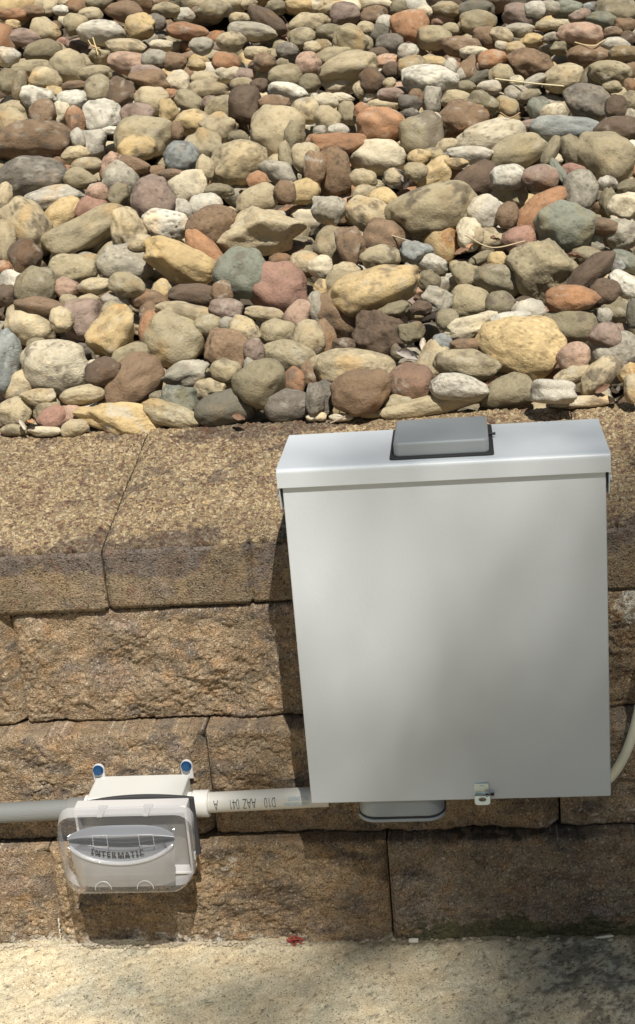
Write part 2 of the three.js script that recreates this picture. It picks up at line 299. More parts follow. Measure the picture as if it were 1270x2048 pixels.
// ---------- river stones: [x, y, z, width, height (mm), tilt (deg), colour, shape, pattern (indices), description] ----------
const STONES=[
[-526,886,-1158,129,48,10,16,0,1],[-377,889,-1087,48,55,-35,3,2,0],[-301,887,-1026,77,79,5,10,0,1,'tall mauve-grey speckled egg-shaped stone'],
[-492,866,-1092,82,48,42,11,0,0,'plump yellow ochre stone'],[-426,872,-1068,62,50,5,9,0,0],[-549,850,-1048,112,72,-48,0,0,4],
[-432,839,-1023,163,56,28,2,1,0,'long flat khaki slab-like stone tilted to the right'],[-335,846,-939,64,75,10,0,2,0],
[-271,847,-968,82,53,-10,12,0,5,'white pitted stone with dark holes'],[-253,860,-1045,41,42,0,16,0,0],
[-212,864,-1068,63,46,8,12,0,0,'smooth white egg-shaped stone'],[-176,843,-925,92,64,25,6,0,1],
[-93,828,-930,156,83,3,0,2,6,'broad tan boulder with a crack across it'],[-110,868,-1051,81,49,25,0,0,0],[-580,833,-995,37,72,0,0,0,0],
[-504,823,-852,56,55,0,7,0,0],[-416,797,-844,88,50,8,2,1,1],[-331,797,-873,94,59,-4,4,0,1,'oval grey stone with pale speckled top'],
[-230,798,-841,134,66,-22,11,2,0,'jagged yellow and white angular rock'],[-188,808,-880,87,41,-48,8,0,0,'slender rust-brown stone leaning left'],
[-104,786,-745,88,75,-12,5,0,0,'blue-green rounded boulder beside a reddish one'],[-51,756,-749,109,78,-6,9,0,0,'large reddish-brown rounded boulder'],
[0,787,-795,54,39,-18,0,0,0],[-525,783,-830,49,38,0,16,0,3,'small grey and white banded pebble'],[-471,779,-786,73,62,20,3,0,0],
[-419,773,-790,42,33,-12,15,0,0,'small pink-red oval pebble'],[-297,781,-727,63,39,-14,2,0,0],[-369,773,-788,57,26,8,0,0,0],
[-187,754,-736,90,38,-3,7,0,0,'dark brown lens-shaped stone'],[-133,765,-695,34,35,0,6,0,0],[-443,759,-706,91,27,-8,6,0,0],
[-266,752,-739,61,33,-5,6,0,0],[-252,758,-780,35,39,0,11,0,0],[-322,755,-735,52,26,0,16,0,0],[-321,745,-691,39,30,20,2,0,0],
[-469,726,-719,89,67,-16,0,0,3,'wavy wood-grain banded tan stone'],[-373,728,-706,71,73,0,10,0,0],[-392,746,-640,38,38,0,0,0,0],
[-301,723,-608,92,70,42,11,2,0,'triangular golden-yellow stone on the stone slope'],[-252,717,-655,35,58,-10,8,0,0],[-261,736,-702,35,32,20,6,0,0],
[-190,741,-659,91,32,-10,0,0,0],[-210,699,-639,94,81,-22,2,0,0,'big smooth grey-green tan boulder with flat left side'],
[-122,743,-654,51,33,-4,10,0,1],[-63,726,-685,66,23,-8,0,3,0],[-4,724,-658,45,53,-30,15,3,0],[-150,724,-635,43,32,0,2,0,0],
[-83,721,-577,52,43,-10,0,2,0],[-32,710,-600,59,39,0,2,0,0],[19,702,-580,54,52,-20,0,0,4],[-109,705,-529,72,62,-25,6,2,1],
[-10,681,-545,83,46,-14,2,0,1],[-63,700,-522,32,36,0,10,0,0],[-467,700,-548,45,90,-8,13,0,1,'bluish-grey stone cut off by the left edge'],
[-388,687,-555,105,81,-10,1,0,4,'big round cream boulder with a pitted patch'],[-290,693,-471,58,38,26,7,0,0],[-271,693,-577,61,33,22,2,0,0],
[-255,665,-493,113,70,38,6,0,0,'large dark brown smooth boulder leaning right'],[-167,678,-491,78,36,12,4,2,3],[-445,664,-538,59,43,22,0,0,0],
[-387,668,-436,54,23,5,0,2,1],[-319,666,-439,67,27,8,0,0,1],[-168,655,-433,57,46,-10,5,2,0,'greenish heart-shaped angular stone'],
[-123,652,-483,57,40,5,0,2,0],[-103,680,-486,47,32,-10,2,0,0],[-41,674,-417,77,59,35,3,0,0,'olive-grey egg-shaped boulder tilted right'],
[5,667,-445,37,40,0,8,0,0],[-4,637,-418,71,46,5,14,0,0],[-99,637,-421,96,49,14,17,0,0,'dark charcoal-olive boulder at the cap edge'],
[-177,634,-411,91,33,-16,2,0,1],[-257,634,-410,131,44,-8,11,2,0,'long yellow ochre slab lying against the cap'],
[-362,637,-419,48,32,32,9,0,0,'small rose-red stone near the cap'],[-336,640,-428,35,29,0,15,0,0],[-376,645,-442,47,37,0,2,0,0],
[-427,644,-439,55,43,8,0,0,0],[-324,628,-393,42,23,15,0,0,0],[41,651,-393,28,45,0,14,0,1],[25,665,-498,29,37,10,6,0,0],[26,734,-660,27,50,10,4,0,0],
[25,849,-1003,67,57,10,4,2,1],[101,847,-921,76,51,-22,0,0,4],[132,812,-868,68,57,-10,6,0,3,'round brown stone with fine curved bands'],
[128,863,-979,51,38,-8,11,0,0],[216,846,-914,154,82,10,2,0,4,'massive elongated olive boulder with dark mottling'],
[228,797,-902,58,78,0,11,0,7,'upright cream egg-shaped stone stained orange'],[275,807,-867,47,52,10,1,2,0],[306,837,-913,59,52,0,16,0,0],
[346,832,-896,37,43,-20,6,0,0],[409,831,-938,113,48,36,8,0,0,'long rust-brown stone tilted up to the right'],
[438,814,-833,100,77,0,5,0,6,'large dark green-grey boulder with a pale chip'],[363,795,-836,57,46,5,9,0,0],[323,790,-899,68,42,10,0,2,0],
[393,757,-744,121,98,-12,2,2,1,'huge grey-tan blocky boulder'],[502,809,-841,53,26,-12,6,0,0],[543,833,-902,59,49,0,1,2,0],
[537,792,-853,64,51,-8,4,2,0],[535,754,-797,56,31,-28,5,0,0],[33,802,-890,52,61,-15,2,0,0],[74,805,-832,48,74,15,6,2,0],[128,790,-787,66,39,5,2,0,4],
[187,790,-811,56,42,-15,13,2,0],[213,770,-812,53,31,-15,16,0,1],[29,788,-751,41,35,-22,1,0,0],[67,770,-778,48,32,0,0,0,0],[63,762,-708,50,45,0,2,0,0],
[122,755,-673,147,66,17,11,0,0,'long sandy ochre boulder with a flat face'],[152,729,-620,56,26,12,3,2,0],[207,753,-740,38,34,20,3,2,0],
[325,747,-742,87,47,-6,3,0,0],[269,753,-784,46,42,30,2,2,0],[272,727,-671,64,49,-5,2,0,0,'smooth khaki bun-shaped oval pebble'],
[321,734,-599,46,38,0,3,0,0],[466,759,-686,94,36,42,7,0,0,'dark brown finger-shaped stone tilted right'],[486,732,-652,47,41,30,7,0,0],
[518,738,-672,56,34,-35,12,0,1],[432,730,-615,79,43,-2,8,0,0,'rust-red dome-shaped stone on the stone slope'],
[426,687,-611,98,65,-8,3,0,0,'wide olive-grey smooth boulder'],[499,702,-649,55,46,-10,3,2,1],[363,724,-581,51,33,10,16,0,0],
[55,719,-675,89,58,-28,6,0,4],[124,694,-610,90,72,-22,7,2,1,'dark brown-grey blocky boulder'],[180,711,-544,43,33,0,3,2,0],
[271,709,-559,90,36,14,1,2,0,'pale cream wedge-shaped stone'],[238,724,-553,36,31,-10,3,0,0],[335,720,-546,60,22,8,12,0,0],
[347,684,-501,130,86,-6,11,0,1,'giant yellowish speckled oval boulder'],[471,696,-509,50,33,-8,10,0,0],[487,666,-525,82,60,-10,4,0,1],
[421,679,-440,48,42,25,15,0,0],[35,688,-620,46,60,-8,6,0,0],[266,694,-496,49,21,0,6,0,0],[212,670,-511,43,65,-28,0,0,0],
[262,677,-444,93,42,-4,2,0,0,'flattish khaki oval stone'],[90,666,-500,127,59,-4,0,0,1,'broad tan-grey speckled boulder'],
[111,658,-393,86,61,18,6,0,0,'smooth chocolate-brown boulder on the stone slope'],[182,660,-424,73,51,-12,6,0,9],
[252,657,-393,83,35,-6,16,0,2,'pale stone densely speckled black'],[166,634,-411,53,29,5,2,0,0],
[209,631,-404,148,28,10,0,0,0,'long pale tan bar-like stone at the cap'],[322,637,-426,81,50,16,3,0,0,'rounded grey-olive stone at the cap edge'],
[383,653,-353,63,31,-5,16,1,0],[453,658,-413,70,34,44,0,0,4],[415,658,-428,53,26,22,0,0,0],[500,644,-470,31,28,0,11,2,0],[494,647,-368,22,36,0,0,0,0],
[426,626,-390,87,16,4,1,0,0],[47,640,-427,39,53,-20,14,0,1],[469,770,-783,55,28,0,3,0,0],[220,745,-624,53,45,20,4,2,0],[-315,1225,-2021,79,41,5,3,0,0],
[-538,1239,-2066,89,45,-5,6,0,0],[-171,1187,-1945,99,44,-32,7,0,0,'dark brown bar-shaped stone near the top'],[-206,1167,-1919,112,43,-5,4,0,1],
[-71,1174,-1855,77,43,12,0,0,0],[-74,1144,-1784,64,41,0,2,0,0],[-479,1198,-1960,80,56,10,11,2,0,'rough amber-orange stone near the top'],
[-367,1181,-1958,98,35,-5,8,0,0],[-572,1192,-1952,117,50,0,16,0,1],[-782,1199,-1986,94,36,-3,10,0,0],[-727,1211,-2003,71,50,-20,0,0,0],
[-648,1218,-2001,57,44,0,2,0,0],[-711,1162,-1901,88,46,8,3,0,0],[-631,1124,-1799,88,68,-8,2,0,0,'smooth khaki egg near the upper left'],
[-725,1127,-1816,92,32,8,2,0,0],[-654,1102,-1680,73,49,-12,0,0,3],[-545,1104,-1717,72,36,0,2,0,0],
[-482,1121,-1773,91,48,-6,15,0,0,'pinkish humped stone on the stone slope'],[-506,1155,-1885,93,37,-3,0,0,0],[-239,1148,-1777,67,40,0,0,0,0],
[-238,1107,-1675,61,38,-8,8,0,0],[-149,1101,-1655,51,37,5,6,0,0],[-54,1089,-1658,58,49,10,15,0,1],[-95,1072,-1552,69,44,3,2,0,0],
[-235,1086,-1672,52,40,20,1,0,0],[-344,1076,-1639,50,44,-5,1,0,0],[-280,1074,-1616,60,37,0,0,0,0],[-270,1048,-1593,86,46,-4,0,0,0],
[-403,1080,-1620,94,48,-8,6,2,4],[-425,1095,-1721,85,36,-8,10,0,0],[-469,1058,-1585,75,80,-20,7,2,0,'dark brown shield-shaped stone'],
[-510,1074,-1581,60,56,10,2,0,0],[-568,1054,-1568,65,43,5,12,0,1],[-651,1065,-1586,76,47,-18,12,0,0],[-713,1093,-1670,33,64,-12,3,0,0],
[-743,1104,-1678,46,53,0,3,0,0],[-494,1022,-1513,83,74,0,12,2,0,'chunky white-cream stone on the stone slope'],[-401,1020,-1446,66,44,3,10,0,0],
[-396,1041,-1577,74,54,-10,0,0,0],[-352,1020,-1520,46,50,0,11,2,0],[-308,1034,-1551,63,40,-28,2,0,0],[-286,994,-1447,85,51,-6,11,0,0],
[-224,983,-1407,80,59,20,0,2,0],[-171,1025,-1428,66,69,-8,7,0,0,'round dark brown-mauve stone'],[-223,1019,-1463,70,49,0,2,0,1],
[-103,970,-1367,106,98,-28,0,0,0,'large tan heart-shaped boulder'],[-41,1005,-1388,63,47,0,0,0,0],[-84,1038,-1474,87,38,-10,12,2,1],
[-106,1024,-1418,64,28,0,6,0,0],[-612,1038,-1471,56,53,0,6,0,0],[-711,1043,-1588,68,39,0,0,0,0],[-695,1019,-1517,72,55,-30,0,0,0],
[-546,1015,-1480,40,61,5,8,0,0],[-582,1031,-1523,45,47,0,1,2,0],[-628,984,-1421,164,75,5,6,0,4,'broad grey-brown boulder at the left edge'],
[-375,978,-1369,122,78,4,2,0,0,'smooth khaki dome-shaped boulder'],[-496,971,-1388,66,54,0,16,1,0],[-377,963,-1294,80,45,8,11,0,0],
[-273,946,-1212,68,55,0,13,0,2,'blue-grey granite-like pebble on the stone slope'],[-248,954,-1345,78,61,-18,2,2,0],
[-164,926,-1220,114,79,14,0,0,2,'grey-tan boulder spotted with dark speckles'],[-81,907,-1180,79,40,-22,4,0,0],[-26,932,-1172,54,51,0,0,0,0],
[-3,915,-1104,41,55,0,6,0,1],[-573,928,-1195,147,75,8,14,0,1,'huge blackish lichen-covered boulder'],[-476,939,-1256,67,31,5,0,0,0],
[-467,924,-1164,62,35,-5,2,0,0],[-513,958,-1328,58,31,8,0,0,1],[-364,940,-1182,62,27,-18,6,0,0],[-391,915,-1176,70,65,-8,4,0,1],
[-433,933,-1264,30,57,-20,15,0,0],[-338,917,-1212,61,26,20,6,0,0],[-252,894,-1141,71,55,18,1,1,0,'boxy cream-coloured stone on the stone slope'],
[-221,925,-1167,35,46,0,0,0,0],[-28,875,-1091,65,42,14,11,0,0],[-54,883,-1033,39,39,0,6,0,0],[-416,902,-1075,42,34,5,15,0,1],
[-603,906,-1091,32,50,-15,0,0,0],[-796,1157,-1884,60,42,0,16,0,1],[-405,1125,-1730,63,37,0,4,0,4],[-365,1116,-1728,57,37,0,6,0,0],
[-62,960,-1305,35,61,-8,3,0,0],[19,1189,-1895,68,48,10,10,0,0],[170,1149,-1817,82,70,8,8,0,0,'bright rust-orange rounded stone near the top'],
[84,1179,-1963,67,43,0,6,2,0],[241,1159,-1879,60,36,5,15,0,0],[325,1146,-1801,79,49,-3,2,0,3],[324,1173,-1875,88,36,0,17,0,0],
[421,1153,-1823,86,48,-8,10,0,8,'dark plum-brown stone with pale end'],[224,1120,-1780,74,49,0,2,0,0],[37,1132,-1724,83,56,-18,2,2,0],
[125,1116,-1763,63,41,0,14,0,0],[285,1098,-1653,83,39,-5,6,0,0],[345,1108,-1715,75,47,-15,6,0,0],
[540,1102,-1658,95,47,-6,15,0,0,'long rosy-brown stone near the upper right'],
[634,1146,-1814,94,59,-5,3,0,0,'big olive-grey boulder in the upper right corner'],[601,1127,-1788,70,32,-10,5,0,0],[527,1158,-1847,70,35,0,5,0,0],
[620,1060,-1548,59,31,0,3,0,0],[5,1095,-1717,93,44,10,2,0,0],[39,1076,-1581,127,59,12,0,0,0,'long smooth tan-cream boulder'],
[18,1051,-1580,84,51,0,1,2,0],[93,1049,-1494,54,49,0,7,0,0],[178,1069,-1548,59,45,0,2,0,0],
[214,1039,-1514,121,56,-4,12,0,2,'white-blue granite boulder speckled grey'],[296,1054,-1558,39,58,-22,6,2,0],[327,1038,-1540,66,29,12,17,2,0],
[348,1070,-1549,60,35,4,8,0,0],[365,1037,-1505,54,43,0,2,0,0],[392,1000,-1459,51,35,-10,4,0,0],
[423,1057,-1580,105,69,-5,6,2,1,'lumpy grey-brown mottled boulder'],[490,1023,-1504,84,51,12,0,0,1],
[550,1014,-1495,55,58,-5,3,0,0,'round olive ball-like stone'],[582,1028,-1464,83,42,-5,2,0,5],[553,1058,-1617,93,43,0,6,0,0],
[527,979,-1369,93,66,-15,14,0,1,'dark mossy-looking speckled boulder'],[573,972,-1272,41,40,0,7,0,0],[453,969,-1271,48,36,18,1,0,1],
[428,979,-1301,41,41,20,5,0,0],[216,1004,-1443,41,54,0,4,0,1],[267,1005,-1393,61,30,0,0,0,0],[322,993,-1332,68,42,-32,3,2,0],
[367,984,-1366,48,33,-30,2,0,0],[273,967,-1324,115,74,2,6,2,0,'wide brown-tan three-cornered boulder'],
[119,971,-1275,97,65,-3,8,0,3,'orange-brown ringed oval stone'],[40,994,-1433,37,50,15,2,0,0],[10,991,-1320,57,42,-30,0,0,0],
[198,948,-1242,84,77,12,2,0,8,'grey-tan rounded boulder, dark on its right side'],[37,946,-1213,105,37,0,8,1,0,'flat brick-red slab-like stone'],
[108,918,-1221,104,60,-4,1,0,6,'smooth cream boulder with a folded crease'],[332,934,-1265,129,61,14,1,0,1,'large pale cream speckled stone'],
[286,912,-1181,88,30,-2,16,0,1],[380,908,-1213,116,60,18,2,0,0,'khaki-brown loaf-shaped boulder on the stone slope'],[437,914,-1113,61,24,62,3,0,0],
[478,911,-1150,37,51,22,3,0,0],[540,892,-1154,116,86,-38,2,0,0,'large tan-olive egg-shaped boulder near the right edge'],
[479,939,-1274,143,43,-2,13,3,0,'wide flat blue-grey slab'],[565,936,-1196,82,44,6,7,0,0,'dark brown-olive oval stone near the right edge'],
[27,902,-1154,73,89,10,6,0,2,'tall grey-brown boulder speckled all over'],[87,889,-1106,51,34,-12,0,0,0],[186,897,-1087,43,31,0,2,0,0],
[225,885,-1135,78,49,38,11,2,0,'ochre cone-shaped stone pointing up'],[94,867,-1018,53,38,-10,0,0,0],[147,883,-1126,53,36,0,14,2,0],
[295,868,-1093,89,60,34,7,0,0,'glossy dark brown boulder tilted right'],[354,883,-1016,62,42,0,12,0,2],[357,855,-1029,65,40,-18,2,2,0],
[410,878,-1002,65,43,-4,10,0,0],[476,859,-945,56,65,0,4,0,2,'upright grey speckled stone'],[524,834,-963,29,50,-15,3,2,0],
[-10,1150,-1781,63,34,-5,3,0,0],
];
const SMALL=[
[-423,903,-1102,43,25,0,16,0,0],[-560,799,-895,32,28,0,8,0,0],[-48,788,-837,40,24,0,6,0,0],[-507,778,-720,31,36,0,7,2,0],[-397,762,-716,32,23,0,2,0,0],
[-382,751,-773,39,21,10,0,0,0],[-108,734,-584,27,18,0,4,0,0],[-204,652,-449,28,21,15,3,0,0],[-417,629,-397,43,16,0,2,0,0],
[-368,626,-389,50,14,0,1,0,0],[36,626,-389,21,13,0,1,2,0],[-311,695,-530,33,11,5,1,0,0],[-69,681,-506,18,25,0,4,0,0],[-58,683,-568,25,30,0,2,0,0],
[-299,831,-868,44,27,20,0,0,0],[-209,744,-685,29,21,0,2,0,0],[-431,710,-615,37,25,0,3,0,0],[-72,673,-553,24,16,0,2,0,0],[494,784,-851,29,36,0,4,0,1],
[31,759,-700,24,29,0,11,0,0],[293,768,-835,51,18,28,3,0,0],[519,715,-559,20,40,0,17,0,0],[228,697,-515,32,25,-20,13,0,0],[122,626,-390,34,13,0,2,0,0],
[78,624,-384,34,11,0,1,0,0],[46,626,-389,19,12,0,1,0,0],[322,647,-482,41,18,-10,3,0,0],[322,779,-751,30,25,0,11,0,0],[511,766,-693,22,19,0,13,0,0],
[74,691,-567,36,22,0,7,0,0],[290,805,-861,26,30,0,0,0,0],[476,714,-558,23,23,0,4,0,0],[196,736,-596,36,24,20,7,2,0],[159,680,-551,23,23,0,3,0,0],
[500,686,-574,27,23,0,10,0,0],[-313,1144,-1819,56,36,0,4,0,0],[-173,1119,-1727,56,28,0,0,0,0],[-513,988,-1357,27,39,15,16,0,0],
[-451,995,-1409,44,18,5,12,2,0],[-72,931,-1234,27,51,10,2,0,0],[-12,951,-1242,37,31,0,8,0,0],[-281,921,-1133,54,18,0,6,0,0],
[-190,885,-1121,54,25,0,3,0,0],[-112,901,-1101,40,31,0,8,0,0],[-429,1234,-2042,68,31,0,2,0,0],[-634,1238,-2104,63,35,0,0,0,0],
[-712,1256,-2114,38,23,0,12,0,0],[-781,1259,-2106,57,25,0,6,0,0],[-828,1254,-2085,70,28,0,8,0,0],[-824,1230,-2059,38,25,0,11,0,0],
[-445,1206,-1980,49,37,0,14,0,0],[-389,1219,-2057,50,34,0,16,0,0],[-243,1198,-1988,49,30,0,0,0,0],[-559,1140,-1843,53,33,0,2,2,0],
[-411,1153,-1835,53,24,0,1,0,0],[-101,1216,-2022,67,34,0,11,0,0],[-62,1215,-2036,43,31,0,1,0,0],[-158,1218,-2062,56,34,0,3,0,0],
[-235,1233,-2093,50,25,0,0,0,0],[-453,1254,-2111,44,21,0,6,0,0],[-542,1260,-2170,51,26,0,10,0,0],[-625,1265,-2135,51,28,0,3,0,0],
[-726,1277,-2227,52,24,0,0,0,0],[-848,1287,-2258,66,24,0,0,0,0],[-311,1107,-1711,40,25,0,11,0,0],[-199,1073,-1670,51,34,0,10,0,0],
[-151,1056,-1550,38,27,0,7,0,0],[-39,1054,-1514,43,35,0,3,0,0],[-48,1121,-1733,40,28,0,0,0,0],[-108,1120,-1755,51,34,0,14,0,0],
[-195,1060,-1594,50,26,0,2,0,0],[-258,1029,-1513,32,30,0,10,0,0],[-632,1069,-1655,51,34,0,11,2,0],[-579,1084,-1652,62,20,4,6,0,0],
[-354,1050,-1600,39,22,0,8,0,0],[-308,986,-1371,29,36,0,6,0,0],[-179,965,-1352,41,26,0,3,0,0],[153,1191,-1955,68,30,3,3,0,0],
[205,1178,-1853,36,25,0,1,0,0],[253,1180,-1863,65,30,-5,2,0,0],[453,1162,-1806,51,34,0,16,0,0],[264,1136,-1819,48,24,0,2,0,0],
[100,1138,-1849,49,42,-20,17,0,0],[373,1115,-1689,53,31,-20,0,0,0],[413,1122,-1732,65,27,0,4,0,0],[554,1139,-1834,48,30,10,10,0,0],
[482,1129,-1735,62,20,0,0,0,0],[617,1077,-1671,58,27,-5,16,0,1],[122,1082,-1647,57,28,0,15,0,1],[134,1065,-1574,42,32,0,7,0,0],
[169,1098,-1626,46,31,0,16,0,0],[227,1069,-1656,67,26,-5,11,0,0],[260,1064,-1539,29,33,0,16,0,0],[311,1085,-1617,61,26,0,1,0,1],
[335,1020,-1439,49,24,0,16,0,0],[428,1022,-1482,54,21,28,4,0,0],[630,1031,-1548,35,43,0,6,0,0],[594,983,-1406,41,33,-15,0,0,0],
[86,1018,-1499,44,30,10,12,2,0],[132,1020,-1462,55,25,0,10,0,0],[185,1014,-1429,32,29,0,6,0,0],[172,1002,-1406,47,32,-10,14,0,4],
[115,1000,-1465,69,23,0,0,0,0],[75,995,-1400,33,32,0,8,0,0],[33,968,-1293,42,24,0,16,0,0],[-3,970,-1274,27,21,0,4,0,0],[246,928,-1214,45,27,20,0,0,0],
[586,904,-1157,28,29,0,12,0,0],[193,916,-1150,44,28,5,11,0,0],[220,912,-1202,45,30,-10,2,0,0],[443,885,-1028,53,20,-62,5,2,0],
[473,879,-1071,48,26,-8,9,0,0],[532,855,-1045,37,26,0,16,0,0],[565,850,-1023,38,24,10,3,0,0],[-43,1179,-1930,48,30,0,2,0,0],
[-17,1203,-1929,36,20,0,0,0,0],[-26,1122,-1744,45,30,0,3,0,0],[68,1152,-1841,41,29,0,0,0,0],[68,1119,-1796,35,35,0,2,0,0],
[101,1097,-1682,45,28,0,7,0,0],[113,1162,-1876,41,33,0,16,0,1],[371,1095,-1679,28,22,0,1,0,0],[399,1085,-1683,44,29,0,0,0,0],
[439,1099,-1719,61,27,0,11,2,0],[500,1080,-1656,55,28,0,3,2,0],[486,1164,-1813,45,28,0,4,0,0],[588,1156,-1897,52,23,0,13,0,0],
[646,1114,-1753,45,31,0,6,0,0],[615,1101,-1721,44,25,0,6,0,0],[646,1088,-1711,33,28,0,7,0,0],[483,1101,-1711,39,22,0,4,0,0],
[280,1044,-1543,32,27,0,4,0,0],[284,1021,-1525,48,24,0,3,0,0],[393,1028,-1463,31,21,0,1,0,0],[414,999,-1402,51,25,20,3,0,0],
[576,1006,-1366,40,20,0,2,0,0],[615,1003,-1406,25,30,0,6,0,0],[609,978,-1350,30,35,0,2,0,0],[597,955,-1271,29,24,0,4,0,0],
[-1,1020,-1418,52,29,0,1,0,0],[29,1022,-1433,57,21,0,1,0,0],[66,1034,-1491,26,32,0,0,0,0],[131,1043,-1468,26,21,0,0,0,0],
[221,977,-1292,30,22,0,12,0,0],[174,983,-1394,36,21,0,14,0,0],[145,895,-1053,28,28,0,0,0,0],[261,902,-1132,43,19,0,11,0,0],
[408,919,-1235,29,29,0,2,0,0],[402,950,-1279,49,20,10,10,0,0],
];

const COL = ['t', 'c', 'k', 'o', 'g', 'G', 'b', 'd', 'r', 'R', 'm', 'y', 'w', 'l', 's', 'p', 'P', 'D'], SHP = ['e', 'x', 'a', 'f'], PAT = ['n', 's', 'S', 'b', 'k', 'h', 'c', 'r', 'd', 'm'];
for (const r of STONES.concat(SMALL)) { const k = [COL[r[6]], SHP[r[7]], PAT[r[8]]]; r[6] = k; r[7] = r[9]; r.length = 8; }
const TONE = {
  t: [0.50, 0.415, 0.265], c: [0.64, 0.56, 0.40], k: [0.385, 0.325, 0.205], o: [0.265, 0.228, 0.145], g: [0.40, 0.365, 0.285], G: [0.235, 0.245, 0.19],
  b: [0.25, 0.168, 0.102], d: [0.14, 0.097, 0.064], r: [0.39, 0.215, 0.115], R: [0.35, 0.205, 0.15], m: [0.31, 0.23, 0.182], y: [0.57, 0.43, 0.225],
  w: [0.68, 0.64, 0.53], l: [0.31, 0.325, 0.305], s: [0.20, 0.175, 0.14], p: [0.49, 0.335, 0.24], P: [0.53, 0.49, 0.40], D: [0.17, 0.155, 0.115] };
const WORD = { t: 'tan', c: 'cream', k: 'khaki', o: 'olive', g: 'grey', G: 'green-grey', b: 'brown', d: 'dark brown', r: 'rust', R: 'reddish', m: 'mauve', y: 'ochre', w: 'white', l: 'blue-grey', s: 'sooty grey', p: 'pinkish', P: 'pale grey', D: 'charcoal' };
const spheres = {};
function unitSphere(detail) {
  if (!spheres[detail]) { const g = new THREE.IcosahedronGeometry(1, detail); g.deleteAttribute('uv'); g.deleteAttribute('normal'); spheres[detail] = mergeVertices(g, 1e-5); }
  return spheres[detail];
}
